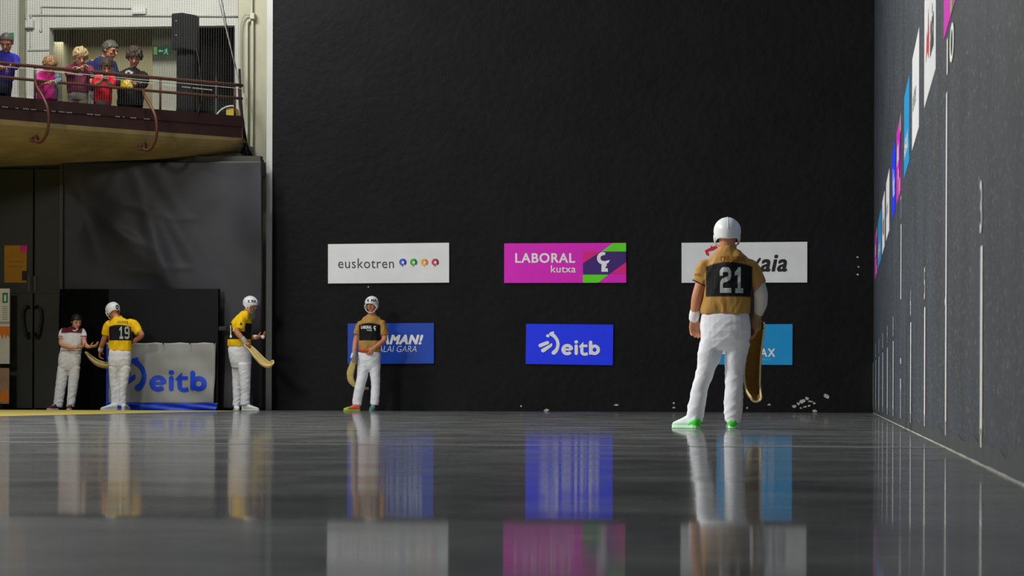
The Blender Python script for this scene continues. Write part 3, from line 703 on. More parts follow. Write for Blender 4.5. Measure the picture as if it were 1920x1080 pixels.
def hand_bm(bm, w, d, pn, th, s=1.0, curl=.5):
    """w wrist, d direction of the fingers, pn palm normal (side the fingers curl to), th direction of the thumb side"""
    d = Vector(d).normalized(); th = Vector(th); th = (th - d * th.dot(d)).normalized(); p = Vector(pn); p = (p - d * p.dot(d) - th * p.dot(th)).normalized()
    rings = []
    for t, hw, ht in ((-.015, .026, .021), (.02, .034, .018), (.06, .042, .016), (.092, .040, .013)):
        rings.append(ell(w + d * t * s, th * hw * s, p * ht * s, 14, 2.6))
    loft(bm, rings)
    for k, (off, ln) in enumerate(((.030, .074), (.010, .084), (-.011, .078), (-.031, .060))):
        a = w + d * .085 * s + th * off * s; pts = [a]; dd = d + th * off * .8
        for j, seg in enumerate((.42, .32, .26)):
            ang = curl * (.55 + .5 * j) + .05 * k; dd2 = (dd.normalized() * math.cos(ang) + p * math.sin(ang)); a = a + dd2 * ln * seg * s; pts.append(a)
            dd = dd2
        tube(bm, pts, [.0098 * s, .0092 * s, .0086 * s, .0074 * s], 8, True)
    a = w + d * .022 * s + th * .026 * s; tdir = (d * .62 + th * .62 + p * .38 * (1 + curl)).normalized(); t2 = (d * .9 + th * .15 + p * .45 * (1 + curl)).normalized()
    tube(bm, [a, a + tdir * .042 * s, a + tdir * .042 * s + t2 * .034 * s], [.0145 * s, .0115 * s, .0092 * s], 8, True)
def hair_part(par, c, f, H, m, k=1.08, low=-.35, front=.45, amp=.10, seed=0, extra=None, vox=None):
    f, r, u = basis(f); bm = bmesh.new()
    ellipsoid(bm, c + u * .20 * H - f * .10 * H, r * .76 * H * k, f * .88 * H * k, u * .84 * H * k, 24, 16)
    for v in bm.verts:                                       # lift the fringe, keep the nape
        q = v.co - c; fz = q.dot(f) / H; uz = q.dot(u) / H
        lim = low + (front - low) * sst(-.25, .55, fz)
        if uz < lim: v.co += u * (lim - uz) * H
    if extra: extra(bm, c, f, r, u)
    me = remesh(bm, vox or H * .06, 2)
    displace(me, lambda q: H * amp * (1.2 * noise.noise(Vector((q.x, q.y, q.z * .6)) * (4.0 / H) + Vector((seed, 0, 0))) + .8 * noise.noise(Vector((q.x, q.y, q.z * .35)) * (9.0 / H) + Vector((seed, 3, 0))) + .3))
    return obj('hair', me, m, par, smooth=True)
def shoe(par, heel, d, ln, up, sole, m_up, m_sole, toe=None, hgt=.085):
    """heel: ground point at the heel; d direction of the toe"""
    d = Vector((d[0], d[1], 0)).normalized(); s = Vector((-d.y, d.x, 0)); z = Vector((0, 0, 1)); k = ln / .29
    def ring(t, w, z0, z1, n=16): return ell(heel + d * t * k + z * (z0 + z1) / 2 * k, s * w * k, z * (z1 - z0) / 2 * k, n, 2.8)
    bm = bmesh.new(); loft(bm, [ring(*q) for q in ((.002, .022, .024, .085), (.02, .036, .02, .105), (.06, .038, .02, .112), (.10, .040, .02, .108), (.15, .045, .02, .086), (.20, .048, .02, .068), (.245, .043, .02, .055), (.275, .030, .02, .044), (.288, .012, .022, .036))])
    u = obj('shoe', evaluate_bm(bm, [('SUBSURF', dict(levels=1))]), m_up, par, smooth=True)
    bm = bmesh.new(); rings = []
    out = [(0, .0), (.006, .024), (.03, .038), (.08, .037), (.13, .040), (.19, .049), (.24, .046), (.275, .033), (.294, .012), (.296, 0)]
    pts = [(t, w) for t, w in out] + [(t, -w) for t, w in out[-2:0:-1]]
    loft(bm, [[heel + d * t * k + s * w * k + z * zz * k for t, w in pts] for zz in (0, .026)])
    obj('sole', bm, m_sole, u)
    if toe:
        bm = bmesh.new(); loft(bm, [ring(*q) for q in ((.205, .050, .018, .070), (.25, .0445, .018, .056), (.279, .031, .018, .046), (.292, .013, .02, .038))]); obj('toe_cap', bm, toe, u, smooth=True)
    bm = bmesh.new()
    for t in (.115, .14, .165):
        h = (.104 - (t - .115) * .55) * k; q = heel + d * t * k + z * h; tube(bm, [q - s * .024 * k - z * .006, q + z * .004, q + s * .024 * k - z * .006], .0035, 6)
    obj('laces', bm, M_WHITE, u); return u
def evaluate_bm(bm, mods):
    me = bpy.data.meshes.new('t'); bmesh.ops.recalc_face_normals(bm, faces=bm.faces[:]); bm.to_mesh(me); bm.free(); return evaluate(me, mods)
def helmet(par, c, f, H, straps=True, mark=None, low=-.12, m=None):
    """hard shell over the skull; c head centre"""
    f, r, u = basis(f); bm = bmesh.new(); n = 40; rings = []
    for j in range(1, 14):
        a = math.pi * j / 18; ring = []
        for i in range(n):
            t = 2 * math.pi * i / n; cs, sn = math.cos(t), math.sin(t); fr = max(0, sn); bk = max(0, -sn)
            z = math.cos(a)
            if j > 9: z = math.cos(math.pi * 9 / 18) - (j - 9) / 4 * (.46 + .20 * bk ** 2 + .30 * abs(cs) ** 6 - .50 * fr ** 2)
            k = math.sin(a) if j <= 9 else 1 - .015 * (j - 9) ** 1.6
            ring.append(c + u * (.24 + z * .94) * H + r * cs * k * .93 * H + f * (sn * k * 1.10 * H - .06 * H))
        rings.append(ring)
    top = bm.verts.new(c + u * (.24 + .94) * H - f * .06 * H); vr = [[bm.verts.new(p) for p in q] for q in rings]
    for a, b in zip(vr, vr[1:]):
        for i in range(n): bm.faces.new((a[i], a[(i + 1) % n], b[(i + 1) % n], b[i]))
    for i in range(n): bm.faces.new((top, vr[0][i], vr[0][(i + 1) % n]))
    me = evaluate_bm(bm, [('SOLIDIFY', dict(thickness=.010, offset=-1)), ('SUBSURF', dict(levels=1))])
    h = obj('helmet', me, m or M_HELM, par, smooth=True)
    for s in (0.0,):                                         # moulded seam
        pts = [c + u * (.24 + .945 * math.cos(a)) * H + r * s * H * (.4 + .6 * abs(math.sin(a))) + f * (math.sin(a) * 1.105 * H - .06 * H) for a in [math.radians(x) for x in range(-88, 80, 12)]]
        obj('ridge', T(pts, .0022, 6), M_HELM, h, smooth=True)
    if straps:
        for s in (-1, 1):
            pts = [c + r * s * .86 * H + f * .45 * H + u * .0 * H, c + r * s * .80 * H + f * .42 * H - u * .45 * H, c + r * s * .42 * H + f * .5 * H - u * .92 * H, c + f * .5 * H - u * 1.02 * H]
            obj('chin_strap', T(smooth_curve(pts, 4), .007, 6), M_WHITE, h, smooth=True)
            pts = [c + r * s * .84 * H - f * .35 * H - u * .2 * H, c + r * s * .80 * H + f * .05 * H - u * .55 * H, c + r * s * .72 * H + f * .38 * H - u * .62 * H]
            obj('chin_strap', T(smooth_curve(pts, 4), .006, 6), M_WHITE, h, smooth=True)
    return h, me

def folds(amp, k, sx=1, sz=1, seed=0):
    return lambda q: amp * (noise.noise(Vector((q.x * sx, q.y * sx, q.z * sz)) * k + Vector((seed, seed * 2, 0))) + .5 * noise.noise(Vector((q.x * sx, q.y * sx, q.z * sz)) * k * 2.1 + Vector((seed, 7, 0))))
def person(label, Y, shirt, sleeves, arms, pants, legs, head, hands, shirt_m, pants_m, skin=None, colour=None, vox=.007, category='person', seed=1, hem=.004, cuff=None, neck=None, nr=.055, shirt_name='shirt', group=None):
    """shirt / pants rows: (y, x left, x right, half depth, dy) in the photo; limbs: (x, y, dy, radius px)"""
    skin = skin or M_SKIN
    hx, hy, hdy, H, f = head; hc = px(hx, hy, Y + hdy)
    fx = sum(l[-1][0] for l in legs) / len(legs) if legs else (shirt[0][1] + shirt[0][2]) / 2
    base = px(fx, 700, Y); base.z = 0.0 if legs and legs[0][-1][1] > 400 else 4.50
    t = thing('person', base, label, category, group)
    # body: one continuous surface
    bm = bmesh.new(); rows = sorted(shirt + pants, key=lambda r: -r[0])
    loft(bm, [row_ring(r, Y, .86, .84) for r in rows[1:]])
    top = rows[-1]; nb = px((top[1] + top[2]) / 2, top[0] + 1, Y + (top[4] if len(top) > 4 else 0)) if neck is None else px(*neck[:2], Y + neck[2])
    head_bm(bm, hc, f, H, nb, nr)
    for a in arms:
        P, r = limb_pts(a, Y); P, r = dense(P, r); k = len(r) // 2; tube(bm, P, [x * (.72 + .28 * min(1, i / k)) for i, x in enumerate(r)], 14)
    for l in legs: P, r = limb_pts(l, Y); P, r = dense(P, r); tube(bm, P, [x * .7 for x in r], 14)
    for a, hd in zip(arms, hands):
        if hd is None: continue
        P, r = limb_pts(a, Y); d = (P[-1] - P[-2]).normalized() if hd.get('d') is None else Vector(hd['d'])
        hand_bm(bm, P[-1], d, hd.get('p', (0, -1, 0)), hd.get('t', (1, 0, 0)), hd.get('s', 1), hd.get('c', .5))
    body = obj('body', remesh(bm, min(vox, .0062), 3, .4), skin, t, smooth=True)
    face_parts(body, hc, f, H)
    # shirt
    bm = bmesh.new(); loft(bm, [row_ring(r, Y) for r in shirt])
    for a in sleeves:
        P, r = limb_pts(a, Y); P[0] = P[0] + Vector((((P[0].x < hc.x) - .5) * 1.0 * r[0], 0, -.55 * r[0])); r[0] *= .8; r[1] *= .97; P, r = dense(P, r, 3); tube(bm, P, r, 18)
    me = remesh(bm, vox, 5); displace(me, folds(.012, 5.5, 1.3, .7, seed)); displace(me, folds(.004, 17, 1.2, .5, seed + 3)); displace(me, lambda q: .008 * max(-.3, 1 - 3.2 * abs(noise.noise(Vector(((q.x - .5 * q.z) * 7, q.y * 6, q.z * 4 + q.x * 3)) + Vector((seed, 5, 1))))))
    if colour: paint(me, colour)
    sh = obj(shirt_name, me, shirt_m, t, smooth=True)
    # trousers
    if pants:
        bm = bmesh.new(); loft(bm, [row_ring(r, Y, *((.94, .92) if i == 0 else (1, 1))) for i, r in enumerate(pants)])
        for l in legs: P, r = limb_pts(l, Y); P, r = dense(P, r, 4); tube(bm, P, r, 20)
        me = remesh(bm, vox, 5); zk = base.z
        ztop = max(v.co.z for v in me.vertices); displace(me, lambda q: sst(.0, .12, ztop - q.z) * (.4 + .6 * sst(.62, .12, q.z - zk)) * folds(.008, 4.2, 1.1, .7, seed)(q) + sst(.0, .12, ztop - q.z) * folds(.003, 16, .7, 1.3, seed + 2)(q))
        ridge = lambda q: 1 - abs(noise.noise(Vector(((q.x + .35 * q.z) * 5, q.y * 5, (q.z - .6 * q.x) * 13)) + Vector((seed, 1, 2)))) * 3
        ztop = max(v.co.z for v in me.vertices)
        displace(me, lambda q: sst(.01, .14, ztop - q.z) * hem * .9 * max(-.3, ridge(q)) * (.30 + sst(.8, .3, abs(q.z - zk - .45)) * .5 + sst(.35, .05, q.z - zk)))
        tr = obj('trousers', me, pants_m, t, smooth=True)
    else: tr = None
    return t, body, sh, tr, hc
def badge(par, bm, x0, y0, x1, y1, Y, m, name='lettering', off=.003, L=.02):
    fit(bm, rect_map(x0, y0, x1, y1, Y)); wrap(bm, WS[par.name], off, L); return obj(name, bm, m, par)
WS = {}
def bvh_of(o):
    me = o.data; off = root_loc(o); WS[o.name] = BVHTree.FromPolygons([v.co + off for v in me.vertices], [p.vertices for p in me.polygons])
def digits(which):
    bm = bmesh.new(); w = .115
    for k, ch in enumerate(which):
        o = k * 1.0
        def S(pts): stroke(bm, [(x + o, y) for x, y in pts], w, caps=False, n=8)
        if ch == '1':
            S([(.46, 0), (.46, 1.2)]); S([(.16, .09), (.76, .09)]); poly(bm, [(o + .12, .98), (o + .46, 1.2), (o + .46, .88), (o + .12, .80)])
        if ch == '2': S([(.10, .80), (.10, 1.0), (.22, 1.09), (.62, 1.09), (.74, .98), (.74, .78), (.66, .68), (.22, .56), (.12, .46), (.12, .10)]); S([(.01, .10), (.86, .10)])
        if ch == '9': S([(.12, .20), (.12, .12), (.24, .09), (.60, .09), (.72, .2), (.72, 1.0), (.60, 1.10), (.24, 1.10), (.12, 1.0), (.12, .66), (.22, .56), (.72, .56)])
    return bm
def tailor(bands, dark, light, xl, xr, z0f, z1f, Y):
    """shirt colours: a dark band round the trunk between two heights; limits given in photo pixels"""
    zt, zb = px(0, z0f, Y).z, px(0, z1f, Y).z; X0, X1 = px(xl, 600, Y).x, px(xr, 600, Y).x; cx = (X0 + X1) / 2; hw = (X1 - X0) / 2
    def fn(q, n):
        s = abs(q.x - cx) / hw; arch = -.035 * s * s
        k = sst(zb - .006, zb + .006, q.z) * sst(zt + arch + .006, zt + arch - .006, q.z) * (1 if bands else sst(hw + .006, hw - .006, abs(q.x - cx)))
        return mixc(light, dark, k)
    return fn

# cesta: a long curved wicker scoop
def cesta(label, spine, opening, widths, deep, m, parent_group=None, thick=.010, rimr=.008, strap=True):
    """spine: 3D points hand -> tip; opening: direction the hollow faces"""
    S = smooth_curve(spine, 8); n = len(S); rings = []; outer = []; rims = ([], [])
    op = Vector(opening)
    for i, p in enumerate(S):
        t = (S[min(i + 1, n - 1)] - S[max(i - 1, 0)]).normalized(); o = (op - t * op.dot(t)).normalized(); s = t.cross(o)
        u = i / (n - 1) * (len(widths) - 1); k = min(int(u), len(widths) - 2); w = widths[k] + (widths[k + 1] - widths[k]) * (u - k); dp = deep[k] + (deep[k + 1] - deep[k]) * (u - k)
        pr = []
        for a in range(-90, 91, 15):
            A = math.radians(a); pr.append(p + s * math.sin(A) * w - o * math.cos(A) * dp)
        rings.append(pr); rims[0].append(pr[0]); rims[1].append(pr[-1])
    bm = bmesh.new(); loft(bm, rings, cap=False, close=False)
    o = obj('cesta', evaluate_bm(bm, [('SOLIDIFY', dict(thickness=thick, offset=1))]), m, smooth=True)
    tag(o, label, 'wicker basket', parent_group)
    for r in rims: obj('rim', T(r, rimr, 8), M_WRIM, o, smooth=True)
    obj('tip', T(rings[-1], rimr * 1.1, 8), M_WRIM, o, smooth=True)
    k = max(2, n // 12)
    if strap: obj('hand_strap', T(rings[k] + [rings[k][0]], rimr * 1.3, 8), M_STRAP, o, smooth=True)
    return o

TAN, BLK, YEL = lin((176, 134, 68)), lin((16, 17, 20)), lin((246, 200, 14))
# ---- player in the foreground, seen from behind
Y1 = 22.0
t, body, sh, tr, hc = person('person in a tan jersey with 21 on the back, standing in the foreground', Y1,
    [(588, 1316, 1406, .135), (580, 1315, 1407, .142), (560, 1318, 1408, .145), (535, 1321, 1410, .15), (512, 1321, 1412, .15), (496, 1325, 1409, .135), (484, 1333, 1401, .115), (474, 1343, 1390, .09), (465, 1350, 1380, .07), (459, 1353, 1377, .062)],
    [[(1338, 490, 0, 15), (1324, 504, 0, 17), (1317, 520, 0, 16), (1312.5, 531, 0, 14.5)], [(1392, 490, 0, 15), (1408, 504, 0, 17), (1416, 520, 0, 16), (1421, 534, 0, 14.5)]],
    [[(1330, 498, 0, 14), (1318, 522, 0, 13), (1310, 548, -.02, 11.5), (1306, 566, .0, 10.5), (1302, 588, .03, 7.6), (1301, 598, .04, 7)], [(1402, 498, 0, 14), (1416, 522, 0, 13), (1424, 548, -.02, 11.5), (1424, 570, .02, 10), (1420, 592, .04, 7.6), (1418, 602, .05, 7)]],
    [(584, 1317, 1404, .125), (592, 1315, 1405, .135), (605, 1313, 1407, .148), (622, 1313, 1408, .152), (638, 1314, 1406, .14), (650, 1317, 1403, .11), (657, 1323, 1397, .08)],
    [[(1336, 640, 0, 23), (1330, 665, 0, 22.5), (1322, 695, .02, 16.5), (1312, 733, .0, 15.4), (1305.5, 765, -.01, 16.4), (1303, 790, -.01, 15)], [(1384, 640, 0, 23), (1379.5, 665, 0, 20.5), (1377.5, 695, .02, 17.8), (1376.5, 733, .0, 17), (1375, 765, -.01, 17), (1373, 792, -.01, 13.8)]],
    (1363.5, 440, 0, .115, (-.10, 1, -.04)),
    [dict(d=(.05, .06, -1), p=(.35, -.9, 0), t=(.95, .3, 0), c=.62, s=1.05), dict(d=(0, .1, -1), p=(-1, .2, 0), t=(0, 1, 0), c=.5)],
    M_SHIRT, M_PANTS, M_SKIN, tailor(0, BLK, TAN, 1324, 1411, 495.5, 558.5, Y1), .0065, seed=3, neck=(1364, 466, .02), nr=.066, shirt_name='jersey')
bvh_of(sh); bvh_of(tr)
bm = digits('21'); badge(sh, bm, 1349.5, 501, 1393.5, 549.5, Y1 - .5, smat2('silver_number', (176, 182, 182), rough=.5), 'jersey_number')
badge(sh, text_bm("O'HARAN", off=.03, space=1.1), 1350, 478.5, 1398, 491.5, Y1 - .5, smat2('brown_print', (54, 32, 16)), 'lettering', off=.007)
badge(sh, text_bm('AGM', off=.03), 1301.5, 512.5, 1312, 517.5, Y1 - .5, smat2('brown_print', (74, 46, 24)), 'lettering', off=.004)
h, hm = helmet(t, hc, (-.10, 1, -.04), .118)
def cuff(par, name, P, r, m, n=18, ends=True):
    Q, R_ = dense([Vector(p) for p in P], r, 4); return obj(name, tube(bmesh.new(), Q, R_, n, True), m, par, smooth=True)
k = mpp(px(1310, 590, Y1))
cuff(t, 'wristband', [px(1303.5, 583.5, Y1 + .03), px(1302, 591, Y1 + .035), px(1301.3, 597, Y1 + .04)], [9.6 * k, 10 * k, 9.4 * k], M_WHITE)
cuff(t, 'elbow_pad', [px(1424, 536, Y1), px(1426.5, 552, Y1 - .02), px(1426, 570, Y1 + .01), px(1422.5, 586, Y1 + .035)], [11.8 * k, 13.2 * k, 12.6 * k, 9 * k], smat2('ivory_pad', (206, 202, 190)))
b_ = bmesh.new(); cuff(t, 'glove', [px(1420, 590, Y1 + .04), px(1418.5, 602, Y1 + .05), px(1418, 612, Y1 + .05)], [8.4 * k, 9 * k, 10 * k], smat2('tan_glove_leather', (150, 122, 84)))
obj('sleeve_trim', T(ell(px(1312.5, 531.5, Y1), Vector((13.8 * k, 0, -.028)), Vector((0, 14 * k, 0)), 24) + [px(1312.5, 531.5, Y1) + Vector((13.8 * k, 0, -.028))], .0045, 6), M_PAD, t, smooth=True)
G = smat2('green_shoe', (60, 214, 52), rough=.5); MINT = smat2('mint_sole', (190, 232, 196), rough=.5); WS_ = smat2('white_shoe', (218, 232, 224), rough=.5)
def gp(x, Y):                                      # ground point below a photo column
    q = px(x, 760, Y); q.z = 0.003; return q
for hx, dr, tx in ((1310, (-.62, .6), None), (1374.5, (-.06, 1), None)):
    u = shoe(t, gp(hx, Y1 - .07), dr, .295, .0, None, WS_, MINT)
    d = Vector((dr[0], dr[1], 0)).normalized(); s_ = Vector((-d.y, d.x, 0)); hp = gp(hx, Y1 - .07); bm = bmesh.new()
    loft(bm, [ell(hp + d * tt + Vector((0, 0, (a + b) / 2)), s_ * w, Vector((0, 0, (b - a) / 2)), 16, 2.8) for tt, w, a, b in ((-.004, .024, .012, .070), (.016, .0385, .012, .078), (.05, .0405, .012, .070), (.085, .041, .012, .040))]); obj('heel_counter', bm, G, u, smooth=True)
cesta('long brown wicker basket hanging from the right hand of the foreground player', [px(x, y, Y1 + dy) for x, y, dy in ((1419.5, 606, .05), (1417, 632, .10), (1413, 663, .12), (1410, 704, .08), (1412, 728, .0), (1418.5, 746, -.10))], (.30, -1, .1), [.060, .060, .062, .066, .060, .040], [.03, .05, .065, .075, .06, .035], M_WICKD)

# ---- player against the black wall, facing the court
Y2 = 44.55
t, body, sh, tr, hc = person('person in a tan and black jersey and white helmet standing against the black wall', Y2,
    [(660, 671.5, 713, .12), (650, 672, 713.5, .125), (632, 673, 714.5, .13), (615, 673.5, 716.5, .13), (603, 675.5, 715.5, .12), (597, 679.5, 712, .098), (592, 687, 706, .072), (588, 690.5, 703, .06)],
    [[(682, 602, 0, 7), (676, 608, 0, 8.5), (671.5, 620, 0, 8), (669.5, 627, 0, 7.4)], [(709, 602, 0, 7), (715, 608, 0, 8.5), (720, 620, 0, 8), (721.5, 628, 0, 7.2)]],
    [[(680, 605, 0, 7), (674, 618, 0, 6), (667.5, 637, .0, 5.3), (665, 652, -.08, 4.6), (663.5, 664, -.14, 3.5)], [(711, 605, 0, 7), (717.5, 618, 0, 6), (720.5, 636, -.02, 5.4), (711, 645.5, -.14, 4.6), (701, 653, -.22, 3.5)]],
    [(655, 671.5, 712.5, .118), (663, 670, 713.5, .128), (675, 669.5, 713.5, .13), (686, 671, 712, .115), (693, 674, 709, .08)],
    [[(681, 682, 0, 11.5), (680, 700, -.03, 10.6), (675, 724, -.05, 9.2), (670.5, 745, -.03, 8.8), (669, 759, -.03, 8.2)], [(702, 682, 0, 11.5), (703, 700, 0, 10), (704.3, 724, 0, 8.2), (703, 745, 0, 8.2), (702, 759, 0, 7.6)]],
    (697, 571.5, -.04, .118, (-.22, -1, -.10)),
    [dict(d=(-.1, -.1, -1), p=(.3, 1, 0), t=(.9, -.4, 0), c=.8), dict(d=(-.55, -.15, -.8), p=(-.4, .9, 0), t=(-.7, -.5, .5), c=.5)],
    M_SHIRT, M_PANTS, M_SKIN, tailor(0, BLK, TAN, 674.5, 714.5, 605.5, 638, Y2), .0085, seed=11, neck=(697, 594, 0), nr=.060, shirt_name='jersey')
bvh_of(sh)
badge(sh, text_bm('LABORAL', off=.04), 677, 610.5, 697, 616.5, Y2 - .6, M_LET, 'lettering'); badge(sh, text_bm('kutxa', off=.01), 688, 617, 697, 620.5, Y2 - .6, M_LET, 'lettering')
bm = bmesh.new(); stroke(bm, arc(.5, .75, .3, 300, 60, 10), .11); stroke(bm, [(.45, .45), (.5, .05), (.75, .05)], .1); badge(sh, bm, 700.5, 611, 705, 620, Y2 - .6, M_LET, 'emblem')
h, hm = helmet(t, hc, (-.22, -1, -.10), .122)
bvh_of(h); badge(h, text_bm('K MA', off=.05), 688.5, 560.5, 706, 566, Y2 - .6, M_BLK, 'lettering', off=.004)
k = mpp(px(690, 650, Y2))
obj('sash', T(smooth_curve([px(671.6, 657, Y2 - .02), px(676, 658.2, Y2 - .10), px(686, 659, Y2 - .135), px(697, 659.2, Y2 - .14)], 5), .02, 8), smat2('red_sash', (176, 56, 26)), t, smooth=True)
cuff(t, 'glove', [px(664.2, 661, Y2 - .13), px(663, 668, Y2 - .15), px(664, 675, Y2 - .14)], [4.6 * k, 5.8 * k, 5 * k], smat2('grey_glove', (150, 148, 136)))
cuff(t, 'strap_tail', [px(661, 664, Y2 - .18), px(659, 670, Y2 - .19)], [2.2 * k, 1.8 * k], M_WHITE)
u = shoe(t, gp(675.5, Y2 - .06), (-.86, -.50), .285, 0, None, smat2('coral_shoe', (236, 92, 88)), smat2('lime_sole', (150, 190, 70)), smat2('lime_toe', (176, 206, 66)))
u = shoe(t, gp(701, Y2 + .06), (.02, -1), .285, 0, None, smat2('teal_shoe', (74, 128, 116)), smat2('teal_sole', (96, 140, 130)))
cesta('pale wicker basket hanging behind the leg of the player against the black wall', [px(x, y, Y2 + dy) for x, y, dy in ((665.5, 672, -.12), (663.5, 684, -.02), (661, 698, .06), (663, 712, .11), (673, 723, .15), (691, 727.5, .17))], (1, .1, .45), [.045, .06, .075, .075, .065, .04], [.03, .06, .085, .085, .05, .02], M_WICK)

# ---- player in yellow by the pilaster, in profile
Y3 = 44.3
t, body, sh, tr, hc = person('person in a yellow and black jersey and white helmet in profile beside the pale pilaster', Y3,
    [(649, 428, 470.5, .155), (642, 427.5, 470.5, .165), (625, 430, 470.5, .175), (608, 433, 470, .185), (599, 438, 468.5, .18), (592, 444, 467.5, .14), (587, 451, 468, .085), (583.5, 456, 469.5, .065)],
    [[(457, 594, -.10, 8), (452, 601, -.18, 9.8), (450, 610, -.21, 9.6), (449, 617, -.22, 8.8)], [(462, 594, .10, 8), (463, 602, .18, 8.5), (465, 612, .2, 8)]],
    [[(455, 598, -.13, 8), (448, 612, -.21, 6.2), (444.5, 622, -.24, 5.8), (451, 631, -.26, 5.2), (459, 640, -.26, 3.8)], [(462, 598, .12, 7.5), (465, 616, .2, 6), (468, 630, .17, 5.3), (476, 632.5, .02, 4.6), (484, 631.5, -.08, 3.4)]],
    [(645, 429, 470, .145), (654, 428, 470.5, .16), (666, 429, 471.5, .165), (680, 432, 471, .15), (690, 435, 469, .11)],
    [[(447, 682, .07, 13), (446.5, 710, .08, 10.4), (445, 735, .08, 8.8), (444.5, 761, .08, 8.6)], [(458, 682, -.07, 13), (459.5, 710, -.08, 10.4), (460, 735, -.08, 8.9), (459.5, 760, -.08, 8.6)]],
    (469.5, 571.5, 0, .118, (1, -.32, -.36)),
    [dict(d=(.8, -.1, -.6), p=(-.4, .3, -1), t=(.3, 1, .4), c=.9), dict(d=(1, -.25, .1), p=(0, .2, 1), t=(.1, -1, .3), c=.95)],
    M_SHIRT, M_PANTS, M_SKIN, None, .0085, seed=21, neck=(462.5, 590, 0), nr=.060, shirt_name='jersey')
zt, zb = px(0, 606, Y3).z, px(0, 636, Y3).z
def c3(q, n):
    slv = q.y < Y3 - .150 and q.z > px(0, 621, Y3).z
    edge = sst(zb - .006, zb + .006, q.z) * sst(zt + .006, zt - .006, q.z)
    return mixc(YEL, BLK, 0 if slv else edge)
paint(sh.data, (lambda off: lambda q, n: c3(q + off, n))(root_loc(sh)))
bvh_of(sh)
bm = digits('7' if 0 else '1'); badge(sh, bm, 430.5, 609.5, 434.5, 633, Y3 - .6, M_LET, 'jersey_number'); badge(sh, text_bm('A', off=.1), 449.5, 604.5, 454.5, 609.5, Y3 - .6, M_BLK, 'sleeve_badge')
h, hm = helmet(t, hc, (1, -.32, -.36), .122, straps=True)
bvh_of(h); badge(h, text_bm('K MA', off=.05, space=1.1), 465, 562, 480, 567.5, Y3 - .6, M_BLK, 'lettering', off=.004)
k = mpp(px(450, 650, Y3))
cuff(t, 'wrist_wrap', [px(455, 635, Y3 - .26), px(458, 639.5, Y3 - .26), px(460.5, 645, Y3 - .26)], [5.2 * k, 5.4 * k, 4.8 * k], smat2('grey_wrap', (176, 172, 164)))
cuff(t, 'bandage', [px(477, 632.4, Y3 + .01), px(481, 632, Y3 - .04)], [4.4 * k, 4.2 * k], M_WHITE)
shoe(t, gp(441, Y3 + .16), (.35, -.94), .285, 0, None, WS_, M_SOLE_W); shoe(t, gp(453, Y3 - .08), (1, -.12), .30, 0, None, WS_, M_SOLE_W)
cesta('pale wicker basket held out by the yellow player beside the pilaster', [px(x, y, Y3 + dy) for x, y, dy in ((461, 645, -.27), (472, 654, -.29), (483, 666, -.32), (494, 677, -.34), (503, 682, -.36), (511, 679, -.38))], (.55, -.45, .75), [.05, .06, .075, .08, .078, .06], [.02, .035, .06, .07, .06, .03], M_WICK)
bm = ellipsoid(bmesh.new(), px(493, 632, Y3 - .12), Vector((.032, 0, 0)), Vector((0, .032, 0)), Vector((0, 0, .032)), 20, 14)
bl = tag(obj('ball', bm, mat('white_leather', (226, 220, 210), .6, .05), smooth=True), 'small white leather ball in the fingers of the yellow player in profile', 'ball')
obj('seam', T(ell(px(493, 632, Y3 - .12), Vector((.0322, 0, 0)), Vector((0, .02, .026)), 24), .0012, 5), M_STRAP, bl)

# ---- yellow player 19 in front of the banner
Y4 = 43.75
t, body, sh, tr, hc = person('person in a yellow jersey with 19 on the back, hand on hip', Y4,
    [(658, 204.5, 246.5, .12), (648, 203.5, 246.5, .125), (632, 204.5, 247, .13), (614, 204, 248, .135), (606, 206, 245.5, .12), (600, 209, 239, .095), (595, 213, 230, .07), (592, 216, 227, .06)],
    [[(212, 601, 0, 7.5), (206, 608, .02, 9.5), (201, 618, .05, 9), (199, 627, .07, 8.2)], [(241, 601, 0, 7.5), (249, 608, 0, 9), (256, 617, -.02, 8.4), (260.5, 624, -.03, 7.6)]],
    [[(210, 603, 0, 7.5), (202, 618, .05, 6.3), (196, 634, .08, 5.4), (191, 647, .14, 4.8), (188, 657, .2, 3.6)], [(243, 603, 0, 7.5), (256, 617, -.02, 6.2), (265.5, 627, -.05, 5.4), (258, 635, .04, 4.8), (249, 641, .10, 3.6)]],
    [(653, 204, 246, .118), (661, 203, 246.5, .128), (674, 203, 246, .132), (685, 204, 244.5, .118), (693, 207, 241, .085)],
    [[(215.5, 688, 0, 12), (215, 712, .02, 9.6), (216, 736, .02, 8.2), (216, 760, .02, 7.6)], [(234, 688, 0, 12), (232, 712, -.02, 9), (230, 736, -.02, 7.6), (229.5, 761, -.02, 7.2)]],
    (211.5, 583, .04, .118, (-.72, .55, -.42)),
    [dict(d=(-.2, .3, -1), p=(1, .2, 0), t=(0, 1, 0), c=.7), dict(d=(-.9, .3, -.1), p=(0, 1, -.3), t=(0, .2, 1), c=.4)],
    M_SHIRT, M_PANTS, M_SKIN, tailor(0, BLK, YEL, 206.5, 247.5, 609, 638.5, Y4), .0085, seed=31, neck=(220, 599, 0), nr=.060, shirt_name='jersey')
bvh_of(sh)
badge(sh, digits('19'), 223.5, 612, 243, 635.5, Y4 - .6, smat2('silver_number', (176, 182, 182), rough=.5), 'jersey_number'); bm = bmesh.new()
for k_ in range(13): stroke(bm, [(k_ * .5, .05 + .1 * (k_ % 3 == 1)), (k_ * .5 + .18 * (k_ % 2), 1)], .12, caps=False)
badge(sh, bm, 220, 601.5, 239.5, 607, Y4 - .6, smat2('dark_green_print', (84, 84, 20)), 'lettering')
h, hm = helmet(t, hc, (-.72, .55, -.42), .122); bvh_of(h)
